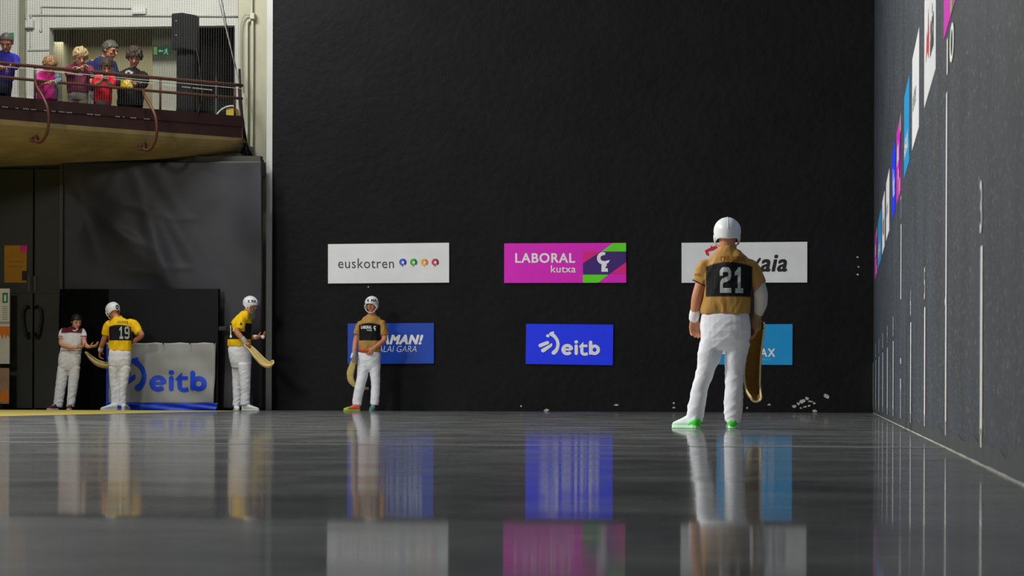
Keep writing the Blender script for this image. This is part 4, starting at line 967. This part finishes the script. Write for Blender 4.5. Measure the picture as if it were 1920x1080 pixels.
bm = stroke(bmesh.new(), arc(0, 0, 1, 0, 360, 18), .42, caps=False); badge(h, bm, 217, 571.5, 222.5, 580, Y4 - .6, M_BLK, 'emblem', off=.004)
k = mpp(px(210, 650, Y4))
cuff(t, 'wristband', [px(189.6, 652, Y4 + .17), px(188.2, 656.5, Y4 + .2)], [4.7 * k, 4.6 * k], M_WHITE)
obj('pocket_cloth', T([px(204.5, 653, Y4 - .05), px(203.5, 660, Y4 - .06), px(204, 668, Y4 - .06)], [1.6 * k, 1.8 * k, .8 * k], 8), M_PAD, t, smooth=True)
shoe(t, gp(221, Y4 - .02), (-.80, -.42), .285, 0, None, WS_, M_SOLE_W); shoe(t, gp(230, Y4 - .10), (.1, 1), .285, 0, None, WS_, M_SOLE_W)
cesta('pale wicker basket held low between the woman and the player with 19', [px(x, y, Y4 + dy) for x, y, dy in ((232, 668, .28), (218, 678, .32), (203, 682, .34), (186, 679, .34), (173, 671, .33), (160.5, 660, .32))], (.1, -.28, 1), [.05, .06, .07, .07, .05, .018], [.03, .06, .075, .07, .045, .012], M_WICK)

# ---- woman attendant
Y5 = 43.9
MAR, WHT = lin((92, 22, 38)), lin((222, 222, 220))
zy, zh, zs = px(0, 624, Y5).z, px(0, 657.5, Y5).z, px(0, 630.5, Y5).z
def c5(q, n):
    cx = px(137.5, 620, Y5).x; yoke = sst(zy - .006 - .02 * abs(q.x - cx) / .15, zy + .006, q.z) * sst(.185, .170, abs(q.x - cx))
    hemb = 1 - min(1, min(abs(q.z - zh), abs(q.z - (zh - .055))) / .012) if abs(q.x - cx) < .19 else 0
    slv = (1 - min(1, abs(q.z - zs) / .014)) if abs(q.x - cx) > .145 and q.z > px(0, 636, Y5).z else 0
    return mixc(WHT, MAR, max(yoke, sst(.2, .6, hemb), sst(.2, .6, slv)))
t, body, sh, tr, hc = person('person with dark hair in a white and maroon knit top, hands together', Y5,
    [(663, 112.5, 151.5, .12), (654, 113.5, 152, .122), (640, 117, 154, .125), (626, 118.5, 155, .12), (620, 121, 152, .105), (615.5, 127, 149, .08), (612.5, 132, 146, .062)],
    [[(126, 618, 0, 6), (120.5, 622, -.02, 7.6), (117.5, 629, -.04, 7.2), (116.5, 634, -.05, 6.4)], [(150, 618, 0, 6), (154, 622, -.02, 6.6), (156.5, 629, -.05, 6.2), (157.5, 634, -.07, 5.6)]],
    [[(124, 619, 0, 6), (117.5, 630, -.04, 5), (114.8, 644, -.07, 4.7), (129, 650.5, -.17, 4.3), (144, 652, -.24, 3.1)], [(152, 619, 0, 6), (157, 631, -.06, 4.9), (158.5, 643, -.10, 4.5), (163, 649, -.18, 4), (169, 650.5, -.24, 3.1)]],
    [(658, 112.5, 151, .118), (666, 110.5, 151.5, .128), (678, 109.5, 150.5, .13), (688, 110, 149, .115), (695, 112, 146, .085)],
    [[(119, 688, 0, 11), (115.5, 714, 0, 10.2), (112, 738, 0, 9.6), (109, 763, 0, 8.2)], [(139.5, 688, 0, 11), (137.5, 714, 0, 9.4), (135, 738, 0, 8.6), (132.5, 763, 0, 7.6)]],
    (143.5, 603, -.05, .112, (.55, -.75, -.34)),
    [dict(d=(1, -.1, .12), p=(0, .3, 1), t=(0, -1, .3), c=.6), dict(d=(.9, -.1, .15), p=(0, .2, 1), t=(-.1, -1, .3), c=.55)],
    smat2('knit_top', (220, 220, 218), attr=True), M_PANTS, M_SKIN2, c5, .0085, seed=41, neck=(139.5, 617, 0), nr=.054, shirt_name='knit_top')
obj('collar', T(smooth_curve([px(131.5, 613, Y5 - .02), px(134, 617, Y5 - .07), px(140, 620.5, Y5 - .10), px(145.5, 617, Y5 - .07), px(147, 613, Y5 - .02)], 5), .010, 8), M_WHITE, t, smooth=True)
hair_part(t, hc, (.55, -.75, -.34), .112, mat('black_hair', (22, 17, 16), .5, .1), 1.09, -.62, .44, .05, 5, lambda bm, c, f, r, u: ellipsoid(bm, c - f * .112 * .98 + u * .01, r * .04, f * .045, u * .045, 12, 8))
shoe(t, gp(109, Y5 - .0), (-.45, -.9), .255, 0, None, smat2('dark_red_shoe', (96, 44, 40)), M_SOLE_W); shoe(t, gp(132.5, Y5 - .0), (.15, -1), .255, 0, None, smat2('dark_red_shoe', (96, 44, 40)), M_SOLE_W)

# ---- people on the balcony -----------------------------------------
def bY(x): return edgeY(x) + .42
def balc(label, x, shirt, sleeves, arms, pants, head, hands, sm, pm, hairm, haira=(1.08, -.35, .42, .10, 1), extra=None, skin=None, colour=None, seed=1, Yo=0):
    Y = bY(x) + Yo; zf = 4.50
    yf = 743 - (zf - EYE) / mpp(px(x, 240, Y)) - 3
    cl = [r for r in pants]; lo = pants[0]; w = (lo[2] - lo[1]) / 4
    legs = [[((lo[1] + w), lo[0] - 3, 0, w * 1.02), (lo[1] + w, (lo[0] + yf) / 2, -.02, w * .9), (lo[1] + w, yf - 3, 0, w * .78)], [((lo[2] - w), lo[0] - 3, 0, w * 1.02), (lo[2] - w, (lo[0] + yf) / 2, -.02, w * .9), (lo[2] - w, yf - 3, 0, w * .78)]]
    t, body, sh, tr, hc = person(label, Y, shirt, sleeves, arms, pants, legs, head, hands, sm, pm, skin or M_SKIN2, colour, .010, seed=seed, nr=.055, shirt_name='top')
    hair_part(t, hc, head[4], head[3], hairm, *haira, extra=extra)
    return t, body, sh, tr, hc, Y
HB = mat('brown_hair', (62, 46, 34), .55, .2, 60); HG = mat('greying_hair', (78, 74, 70), .55, .25, 60); HL = mat('fair_hair', (186, 160, 112), .5, .2, 60); HT = mat('light_brown_hair', (158, 118, 74), .5, .2, 60)
FD = (.28, -.80, -.48)
balc('person in a bright blue sweatshirt at the left end of the balcony', 12,
     [(152, -7, 24, .13), (135, -10, 26, .14), (115, -11, 28, .14), (105, -8, 26, .12), (99, -2, 20, .09), (96, 3, 16, .07)],
     [[(0, 104, 0, 8), (-9, 112, 0, 8.5), (-12, 124, -.05, 8), (-2, 128, -.2, 6)], [(20, 104, 0, 8), (27, 110, -.02, 8.4), (30.5, 122, -.08, 7.5), (27, 124, -.22, 6)]],
     [[(0, 104, 0, 7), (-10, 114, 0, 6.5), (-10, 124, -.1, 6), (4, 127, -.28, 4)], [(20, 104, 0, 7), (28, 112, -.02, 6.5), (30.5, 122, -.1, 6), (23, 121, -.28, 4)]],
     [(176, -7, 21, .13), (165, -8, 22, .135), (148, -7, 23, .12)], (12, 80, -.1, .142, (.1, -.85, -.5)),
     [dict(d=(.8, -.3, -.3), p=(0, .3, -1), t=(0, -1, .5), c=.7), dict(d=(-.6, -.4, -.5), p=(0, .3, -1), t=(0, -1, .5), c=.7)],
     smat2('blue_sweatshirt_cloth', (44, 40, 168)), smat2('navy_trouser_cloth', (24, 28, 62)), HG, (1.04, -.3, .55, .05, 2), seed=51, skin=M_SKIN)
def pony(bm, c, f, r, u): tube(bm, [c - f * .12 + u * .04, c - f * .17 - r * .02, c - f * .155 - r * .035 - u * .10], [.035, .045, .02], 10, True)
PINK, GRB = lin((226, 40, 150)), lin((120, 142, 156))
def cg(q, n):
    cx = px(89, 150, bY(88)).x; return mixc(GRB, PINK, sst(.155, .135, abs(q.x - cx)) if q.z < px(0, 136, bY(88)).z else sst(.165, .145, abs(q.x - cx)))
t, body, sh, tr, hc, Y = balc('person with tied hair in a pink padded vest at the balcony rail', 88,
     [(188, 69, 108.5, .125), (172, 69.5, 108, .13), (155, 71, 106, .13), (142, 73, 104, .12), (135, 77, 101, .10), (130, 83, 96, .075)],
     [[(78, 138, 0, 7), (73, 144, -.03, 7.2), (72.5, 152, -.1, 6.6), (82, 154.5, -.25, 5.4), (90, 154, -.32, 4.6)], [(99, 138, 0, 7), (105, 144, -.03, 7), (110, 151, -.12, 6.4), (103, 155, -.27, 5.4), (96, 155, -.33, 4.6)]],
     [[(78, 138, 0, 6), (73, 145, -.03, 5.8), (73, 152, -.1, 5.2), (84, 154.5, -.28, 4.2), (93, 153.5, -.34, 3.2)], [(99, 138, 0, 6), (105, 145, -.03, 5.8), (109.5, 151, -.13, 5.2), (101, 155, -.29, 4.2), (92, 156, -.35, 3.2)]],
     [(197, 70, 107, .12), (190, 70, 107, .125), (182, 71, 106, .12)], (93.5, 123, -.10, .138, (.42, -.72, -.5)),
     [dict(d=(1, -.2, 0), p=(0, .3, -1), t=(0, -1, .4), c=.5, s=.9), dict(d=(-1, -.2, 0), p=(0, .3, -1), t=(0, -1, .4), c=.5, s=.9)],
     smat2('pink_vest_cloth', (226, 40, 150), attr=True), smat2('dark_trouser_cloth', (34, 34, 44)), HT, (1.10, -.40, .38, .08, 3), pony, seed=61, colour=cg)
balc('person with fair hair in a burgundy sweater leaning on the balcony rail', 148,
     [(174, 127, 166, .13), (160, 126.5, 167, .135), (142, 127, 167, .14), (128, 129, 166, .125), (121, 133, 161, .10), (117, 139, 156, .08)],
     [[(136, 124, 0, 8), (130.5, 130, -.02, 8.4), (129.5, 139, -.08, 7.6), (139, 136, -.24, 6.2), (148, 130, -.32, 4.8)], [(159, 124, 0, 8), (166, 130, -.02, 8.2), (171, 139, -.1, 7.6), (164, 138, -.26, 6), (156, 131, -.33, 4.8)]],
     [[(136, 124, 0, 7), (131, 131, -.02, 6.6), (131, 138, -.1, 6), (142, 134, -.28, 4.6), (152, 128, -.34, 3.4)], [(159, 124, 0, 7), (165, 131, -.02, 6.6), (169, 139, -.1, 6), (161, 136, -.28, 4.6), (153, 129.5, -.34, 3.4)]],
     [(188, 127, 166, .125), (180, 127, 166, .13), (170, 128, 165, .12)], (151, 107, -.10, .142, (.40, -.78, -.42)),
     [dict(d=(.8, -.2, .4), p=(0, .3, -1), t=(0, -1, .4), c=.6), dict(d=(-.8, -.2, .2), p=(0, .3, -1), t=(0, -1, .4), c=.6)],
     smat2('burgundy_sweater_cloth', (122, 48, 78), var=.15), smat2('stone_trouser_cloth', (150, 146, 132)), HL, (1.12, -.42, .40, .13, 4), seed=71)
balc('person with greying hair in a navy sweater standing behind the child in red', 190,
     [(172, 170, 208, .125), (155, 168, 210, .135), (135, 168, 212, .14), (119, 171, 211, .125), (111, 179, 208, .10), (107, 187, 206, .075)],
     [[(176, 114, 0, 8), (169.5, 122, 0, 9), (169, 136, -.02, 8.5), (171, 148, -.08, 7.5)], [(206, 114, 0, 8), (212, 122, 0, 8.6), (214, 136, -.02, 8), (212, 148, -.1, 7)]],
     [[(176, 114, 0, 7.4), (170, 124, 0, 7), (169, 140, -.02, 6), (174, 156, -.15, 5), (182, 164, -.2, 3.6)], [(206, 114, 0, 7.4), (212, 124, 0, 7), (214, 140, -.02, 6), (210, 155, -.15, 5), (204, 163, -.2, 3.6)]],
     [(186, 168.5, 206, .12), (178, 168.5, 207, .13), (168, 170, 207, .12)], (207, 94, -.05, .150, (.86, -.42, -.34)),
     [dict(d=(.7, -.3, -.5), p=(0, .3, -1), t=(0, -1, .4), c=.5), dict(d=(-.7, -.3, -.5), p=(0, .3, -1), t=(0, -1, .4), c=.5)],
     smat2('navy_sweater_cloth', (28, 38, 84)), smat2('grey_jean_cloth', (120, 126, 138)), HG, (1.06, -.42, .50, .06, 5), seed=81, skin=M_SKIN, Yo=.62)
t, body, sh, tr, hc, Y = balc('person with short brown hair in a plain red T-shirt holding a phone at the rail', 196,
     [(194, 176, 208.5, .11), (178, 176, 209, .115), (160, 178, 209.5, .12), (146, 179.5, 210, .11), (140, 184, 207, .09), (136.5, 190, 203, .065)],
     [[(186, 142, 0, 6), (180, 147, -.02, 7.2), (178.5, 156, -.06, 6.8), (180, 161, -.1, 6.2)], [(205, 142, 0, 6), (210.5, 147, -.02, 7), (212, 156, -.06, 6.6), (210, 161, -.1, 6)]],
     [[(186, 142, 0, 5.6), (180, 149, -.02, 5.2), (179.5, 159, -.08, 4.8), (186, 156, -.2, 4), (194, 149, -.26, 2.9)], [(205, 142, 0, 5.6), (211, 149, -.02, 5.2), (211, 159, -.08, 4.8), (205, 157, -.2, 4), (199, 150, -.26, 2.9)]],
     [(200, 177, 208, .11), (196, 177, 208, .115), (188, 178, 207, .108)], (201, 125, -.06, .126, (.16, -.80, -.55)),
     [dict(d=(.5, -.3, .8), p=(.3, 1, 0), t=(.5, -.6, .5), c=.9, s=.85), dict(d=(-.5, -.3, .8), p=(-.3, 1, 0), t=(-.5, -.6, .5), c=.9, s=.85)],
     smat2('red_shirt_cloth', (214, 20, 44)), smat2('grey_short_cloth', (96, 92, 92)), HB, (1.10, -.30, .42, .10, 6), seed=91)
ph = px(196.5, 146, Y - .30); tag(obj('phone', B(ph.x - .036, ph.x + .036, ph.y - .006, ph.y + .006, ph.z - .055, ph.z + .055, bev=.004), M_BLKMET), 'small dark phone held up by the child in the red T-shirt', 'phone')
t, body, sh, tr, hc, Y = balc('person with thick dark hair in a black sweatshirt with a pale chest print', 246,
     [(200, 220, 268, .13), (180, 220, 269, .135), (160, 221, 270, .14), (144, 223, 269, .13), (135, 228, 265, .105), (128, 237, 258, .08)],
     [[(230, 136, 0, 8), (223, 143, -.02, 9), (220.5, 154, -.05, 8.4), (226, 161, -.18, 6.8), (233, 158, -.26, 5.2)], [(262, 136, 0, 8), (269.5, 143, -.02, 9), (272, 155, -.05, 8.2), (264, 162, -.18, 6.6), (254, 159, -.27, 5)]],
     [[(230, 136, 0, 7), (223, 145, -.02, 6.8), (222, 156, -.06, 6), (230, 159, -.22, 4.6), (238, 155, -.30, 3.4)], [(262, 136, 0, 7), (269, 145, -.02, 6.8), (270, 157, -.06, 6), (259, 159.5, -.23, 4.6), (248, 156, -.31, 3.4)]],
     [(206, 220, 267, .125), (198, 220, 268, .13), (190, 221, 267, .125)], (252, 107, -.08, .146, (.20, -.86, -.46)),
     [dict(d=(.9, -.4, .1), p=(0, .4, -1), t=(.1, -.5, 1), c=.9), dict(d=(-.9, -.4, .1), p=(0, .4, -1), t=(-.1, -.5, 1), c=.9)],
     smat2('black_sweatshirt_cloth', (22, 21, 26)), smat2('black_trouser_cloth', (16, 16, 20)), HB, (1.16, -.38, .36, .16, 7), seed=101, skin=M_SKIN)
bvh_of(sh); bm = bmesh.new(); stroke(bm, arc(0, 0, 1, 20, 200, 8), .4); stroke(bm, [(.6, -.4), (1.4, .4)], .42); badge(sh, bm, 234, 131.5, 250, 141, Y - .6, smat2('pale_print', (170, 170, 172)), 'printed_patch')
# yellow bag in those hands
bm = bmesh.new(); q = lambda x, y, dy: px(x, y, Y + dy)
loft(bm, [ell(q(x, y, -.40), Vector((w * .0087, 0, 0)), Vector((0, dp, 0)), 16, 2.6) for x, y, w, dp in ((238, 167, 12, .05), (238, 163, 13, .075), (237, 158, 11, .07), (236, 153, 9.5, .05), (235, 148.5, 8, .025))])
bg = tag(obj('bag', evaluate_bm(bm, [('SUBSURF', dict(levels=2))]), smat2('yellow_bag_cloth', (226, 190, 10), bump=.4, bscale=30), smooth=True), 'yellow cloth bag held at the rail by the dark-haired child in black', 'bag')
obj('drawstring', T(smooth_curve([q(232, 152, -.47), q(238, 158, -.50), q(243, 151, -.47)], 5), .007, 6), M_WHITE, bg, smooth=True)
obj('drawstring', T(smooth_curve([q(240, 164, -.49), q(243, 159, -.49), q(247, 165, -.47)], 5), .006, 6), M_WHITE, bg, smooth=True)

# ------------------------------------------------------------------ fittings round the balcony
M_SPK = mat('black_speaker_shell', (30, 31, 34), .6, .08, 20); M_GRILLE = mat('speaker_grille', (20, 21, 24), .7, .1, 60, .5, 200)
YP = 45.9
cx = px(347, 100, YP); sp = thing('loudspeaker', Vector((cx.x, YP, px(0, 96, YP).z)), 'black loudspeaker on a draped pole in the balcony opening', 'loudspeaker')
a, b = px(323, 94, YP), px(370, 26, YP); w = b.x - a.x; z0, z1 = a.z, b.z; bm = bmesh.new()
loft(bm, [[Vector((a.x, YP - .08, z)), Vector((a.x + w * .50, YP - .20, z)), Vector((b.x, YP - .02, z - .03)), Vector((b.x - w * .1, YP + .34, z)), Vector((a.x + w * .15, YP + .34, z))] for z in (z0, z1)])
bmesh.ops.bevel(bm, geom=bm.edges[:], offset=.014, segments=2, affect='EDGES'); obj('cabinet', bm, M_SPK, sp)
bm = bmesh.new(); o_ = Vector((0, -.006, 0)); bm.faces.new([bm.verts.new(p + o_) for p in (Vector((a.x + .02, YP - .088, z0 + .03)), Vector((a.x + w * .49, YP - .200, z0 + .03)), Vector((a.x + w * .49, YP - .200, z1 - .03)), Vector((a.x + .02, YP - .088, z1 - .03)))]); obj('grille', bm, M_GRILLE, sp)
for zz, rr in ((.62, .012), (.22, .012)):
    p = Vector((a.x + w * .24, YP - .155, z0 + (z1 - z0) * (1 - zz))); obj('badge', ellipsoid(bmesh.new(), p, Vector((rr, 0, 0)), Vector((0, rr, 0)), Vector((0, 0, rr)), 10, 6), mat('chrome_badge', (150, 152, 156), .3), sp)
stn = thing('speaker_stand', Vector((cx.x, YP + .1, 4.5)), 'pole stand draped in black cloth under the loudspeaker', 'stand')
obj('pole', T([Vector((cx.x, YP + .1, 4.52)), Vector((cx.x, YP + .1, z0 - .004))], .02, 10), M_BLKMET, stn, smooth=True)
bm = bmesh.new(); rings = []
for j in range(9):
    v = j / 8; z = z0 - .02 - (z0 - 4.55) * v; ww = .15 + .05 * v ** 2
    rings.append([Vector((cx.x + ww * math.cos(2 * math.pi * i / 40) * (1 + .07 * math.sin(9 * 2 * math.pi * i / 40)), YP + .1 + .14 * math.sin(2 * math.pi * i / 40) * (1 + .07 * math.sin(9 * 2 * math.pi * i / 40 + v)), z)) for i in range(40)])
loft(bm, rings); obj('drape', bm, mat('black_drape', (17, 17, 19), .9, .1), stn, smooth=True)
for k in range(3):
    an = 2.1 * k + .4; obj('leg', T([Vector((cx.x, YP + .1, 4.75)), Vector((cx.x + .30 * math.cos(an), YP + .1 + .22 * math.sin(an), 4.515))], .013, 8), M_BLKMET, stn, smooth=True)
tag(obj('speaker_cable', T(smooth_curve([px(367, 88, YP - .05), px(372, 110, YP - .1), px(376, 150, YP - .3), px(379, 178, edgeY(378) + .02), px(374, 200, edgeY(374) + .0), px(372, 212, edgeY(372) - .04)], 6), .009, 6), M_BLKMET, smooth=True), 'thin cable drooping from the loudspeaker to the railing', 'cable')
# exit signs
M_EG, M_EW, M_EY = mat('exit_green_sign', (0, 96, 62), .45, emit=.35), mat('exit_pale', (206, 226, 210), .5, emit=.35), mat('exit_lime', (150, 184, 110), .5, emit=.3)
def flat(bm, pts, Y):
    bm.faces.new([bm.verts.new(px(x, y, Y)) for x, y in pts]); return bm
ys = 48.38
ex = tag(obj('exit_sign', ub(286.5, 86.5, 319.5, 104, ys, .018), M_EG), 'green exit sign with arrow and running figure on the pale column', 'exit sign')
obj('door_symbol', flat(bmesh.new(), [(288, 88), (294.5, 88), (294.5, 102.5), (288, 102.5)], ys - .004), M_EY, ex)
bm = flat(bmesh.new(), [(297, 95.3), (300.5, 92), (300.5, 94.4), (306, 94.4), (306, 96.4), (300.5, 96.4), (300.5, 98.6)], ys - .004); obj('arrow', bm, M_EW, ex)
bm = bmesh.new(); stroke(bm, [(312.6, 91.0), (312.61, 91.0)], .95); stroke(bm, [(312, 93), (311.3, 97)], .9); stroke(bm, [(311.3, 97), (313.6, 99.2), (315, 102)], .6); stroke(bm, [(311.3, 97), (309.6, 99.8), (307, 100.5)], .6); stroke(bm, [(312, 93.4), (314.6, 95.6)], .5); stroke(bm, [(312, 93.4), (309.4, 93.6), (308.2, 96)], .5)
obj('running_figure', map2(bm, pmap(ys - .004)), M_EW, ex)
ex = tag(obj('exit_sign', ub(15, 61.5, 25.5, 78, YU - .03, .02), mat('bright_exit_green', (0, 140, 92), .45)), 'small green sign with two pale figures on the white wall behind the blue sweatshirt', 'exit sign')
for x in (17.6, 21.2): obj('figure', flat(bmesh.new(), [(x, 66), (x + 1.8, 66), (x + 1.6, 71), (x + .9, 74), (x + .2, 71)], YU - .034), M_EW, ex)
yo = YR - .63
ex = tag(obj('exit_sign', ub(93.5, 64, 101.5, 84, yo, .02), M_EG), 'dim green sign at the left end of the balcony opening', 'exit sign')
obj('figure', flat(bmesh.new(), [(95, 68), (97, 67), (96.5, 73), (98, 79), (95.5, 76)], yo - .004), M_EY, ex)
# wall boxes and conduit
M_COND = mat('grey_white_conduit', (186, 186, 176), .55, .05); YC = YU - .03
lm = tag(obj('emergency_light', ub(247, 14, 273, 26.5, YU - .09, .085, bev=.012), mat('white_lamp_case', (226, 226, 220), .5)), 'white emergency light box above the opening', 'lamp')
obj('diffuser', ub(249, 22, 271, 26, YU - .10, .02), mat('lamp_diffuser', (206, 208, 204), .3), lm); obj('mounting_plate', ub(246, 26.5, 279, 30, YU - .03, .028), M_COND, lm)
jb = tag(obj('junction_box', ub(46.5, 37, 62, 52.5, YU - .12, .11, bev=.012), mat('white_box', (210, 210, 202), .5)), 'white junction box on the wall left of the opening', 'junction box')
obj('lid', ub(48, 38.5, 60.5, 51, YU - .128, .01, bev=.003), mat('white_box_lid', (220, 220, 212), .5), jb)
def pipe(label, pts, r, m=None, Y=None, n=5, curve=True, name='conduit', cat='pipe'):
    Pq = [px(p[0], p[1], p[2] if len(p) > 2 else (Y or YC)) for p in pts]
    return tag(obj(name, T(smooth_curve(Pq, n) if curve else Pq, r, 8), m or M_COND, smooth=True), label, cat)
pipe('long white conduit running along the wall above the opening', [(57, 33), (59, 29.5), (64, 28.2), (160, 28.6), (300, 29.4), (446, 30.5)], .014)
pipe('thin white conduit leading to the emergency light', [(78, 24), (78, 14), (80, 12.6), (120, 13.2), (246, 15.4)], .010)
pipe('white cable dropping from the junction box', [(57, 52), (56.8, 70), (57, 89)], .008)
pipe('dark cable looping down beside the olive casing', [(48, -20), (48, 28, YC - .1), (50, 36, YC - .12)], .008)
pipe('pale cable bowing from the junction box behind the rail', [(51, 52), (48.5, 60), (48, 75), (48, 110), (48.5, 180)], .010)
pipe('short looped cable end on the wall above the opening', [(78, 33), (78, 50), (79, 57), (76, 59), (74, 55)], .008)
# cream wall conduits beside the pilaster
YV = 46.17
jb = tag(obj('junction_box', ub(468, 24, 477, 36, YV - .10, .11, bev=.012), mat('cream_box', (186, 186, 166), .6)), 'cream junction box on the cream wall by the pilaster', 'junction box')
obj('lid', ub(469, 25, 476, 35, YV - .108, .01, bev=.003), mat('cream_box_lid', (196, 196, 178), .6), jb)
M_PIPE = mat('cream_pipe', (190, 190, 170), .55, .05)
pipe('cream pipe climbing from the cream junction box', [(472, 25), (472, 12), (472, -60)], .022, M_PIPE, YV - .03)
pipe('long cream pipe running down from the cream junction box', [(473.5, 34), (473.5, 100), (473, 200), (472, 296)], .024, M_PIPE, YV - .03)
pipe('second cream pipe beside the longer one on the cream wall', [(470, 38, YV - .03), (464, 42, YV - .03), (463, 60, YV - .03), (463, 160), (463, 270)], .024, M_PIPE, YV - .03)
pipe('pale hose arching from the cream junction box down to the railing', [(468, 28), (460, 27), (453, 38), (450.5, 60), (450.5, 120), (452, 165)], .014, mat('pale_hose', (170, 170, 152), .6), YV - .06)
M_CAB = mat('black_cable', (28, 28, 28), .6)
pipe('black cable running straight down the inner edge of the white wall', [(447.5, -60), (447.8, 60), (448, 150), (448.5, 225)], .013, M_CAB, YU - .25, name='cable', cat='cable')
for lab, pts in (('black cable fanning outward beside the balcony end', [(449, 130, 45.9), (452, 190, 45.6), (457, 240, 45.5), (464, 275, 45.7), (476, 296, 46.0), (489, 303, 46.1)]),
                 ('black cable hugging the end of the parapet', [(448, 165, 46.0), (450, 200, 45.4), (456, 228, 45.3), (457, 258, 45.4), (460, 285, 45.6), (470, 303, 45.9)]),
                 ('black cable curling under the balcony end', [(452, 215, 45.3), (458, 245, 45.3), (461, 270, 45.4), (452, 288, 45.5), (436, 297, 45.4)]),
                 ('slack black cable looping to the pilaster foot of the cream wall', [(455, 225, 45.5), (460, 262, 45.6), (464, 300, 45.8), (474, 308, 45.9), (486, 304, 46.1)])):
    pipe(lab, pts, .020, M_CAB, name='cable', cat='cable')
tag(obj('cable_clip', ub(487, 299, 493, 305, 46.0, .1, bev=.01), M_CAB), 'black fixing block where the cables end on the cream wall', 'bracket')
pipe('pale rope slanting from the ceiling to the railing end', [(408, -8, 44.6), (430, 78, 44.9), (450, 160, 45.05)], .012, mat('pale_rope', (180, 180, 172), .7), n=4, name='rope', cat='rope')
pipe('dark wire slanting from the ceiling to the railing end', [(414, -8, 44.65), (434, 90, 44.9), (451, 165, 45.08)], .007, M_CAB, n=4, name='wire', cat='wire')
# chair on the balcony
ychr = 45.9; chx = px(428, 205, ychr)
ch = thing('chair', Vector((chx.x, ychr, 4.5)), 'yellow chair with a pale metal frame at the right end of the balcony', 'chair')
M_CF, M_CY = mat('pale_metal', (212, 212, 206), .35), mat('yellow_chair_plastic', (200, 172, 40), .5)
q = lambda x, y, d=0: px(x, y, ychr + d)
for d in (0, .42): obj('arm_frame', T(smooth_curve([q(404, 222, d), q(408, 213, d), q(416, 205, d), q(426, 200, d), q(438, 199, d), q(441, 206, d)], 5), .014, 8), M_CF, ch, smooth=True)
a, b = q(423, 222), q(440, 200.5); obj('backrest', B(a.x, b.x, ychr + .03, ychr + .40, a.z, b.z - .01, bev=.01), M_CY, ch)
a, b = q(406, 236), q(430, 231); obj('seat', B(a.x, b.x, ychr + .02, ychr + .42, a.z, b.z, bev=.01), M_CY, ch)
for xx in (407, 437):
    for d in (.03, .40): g = q(xx, 230, d); obj('leg', T([g, Vector((g.x, g.y, 4.5))], .012, 8), M_CF, ch)
# safety net in front of the balcony
M_NET = mat('grey_net_cord', (88, 88, 84), .8)
net = bmesh.new(); zn0, zn1 = 4.95, 7.4
def ribbon(bm, a, b, w):
    d = (b - a).normalized(); s_ = d.cross(Vector((0, 1, 0))).normalized() * w
    bm.faces.new([bm.verts.new(p) for p in (a - s_, b - s_, b + s_, a + s_)]); s2 = d.cross(s_).normalized() * w
    bm.faces.new([bm.verts.new(p) for p in (a - s2, b - s2, b + s2, a + s2)])
x = -60.0
while x < 446:
    a, b = bal(x, zn0, -.12), bal(x, zn1, -.12); ribbon(net, a, b, .0019); x += 4.6
z = zn0
while z < zn1:
    for xa_, xb_ in ((-60, 120), (120, 290), (290, 446)): ribbon(net, bal(xa_, z, -.12), bal(xb_, z, -.12), .0006)
    z += .04
nt = tag(obj('safety_net', net, M_NET), 'fine grey safety net hanging in front of the balcony', 'net')
bm = bmesh.new(); tube(bm, [bal(x, 5.36, -.13) for x in XS[2:]], .004, 5)
for k in range(120):
    x = 60 + k * 2.9; p = bal(x, 5.36 - .0002 * (x - 60), -.13)
    if noise.noise(Vector((k * .13, 0, 0))) > -.12: ellipsoid(bm, p, Vector((.006, 0, 0)), Vector((0, .006, 0)), Vector((0, 0, .012)), 6, 4)
o = obj('knotted_cord', bm, mat('white_cord', (214, 212, 200), .7), nt); o['kind'] = 'stuff'
bm = bmesh.new()
for k in range(100):
    x = 2 + k * 2.8; p = bal(x, 4.74, -.03)
    if noise.noise(Vector((k * .21, 3, 0))) > .02: ellipsoid(bm, p, Vector((.005, 0, 0)), Vector((0, .005, 0)), Vector((0, 0, .009)), 6, 4)
o = obj('hem_knots', bm, mat('white_cord', (214, 212, 200), .7), nt); o['kind'] = 'stuff'
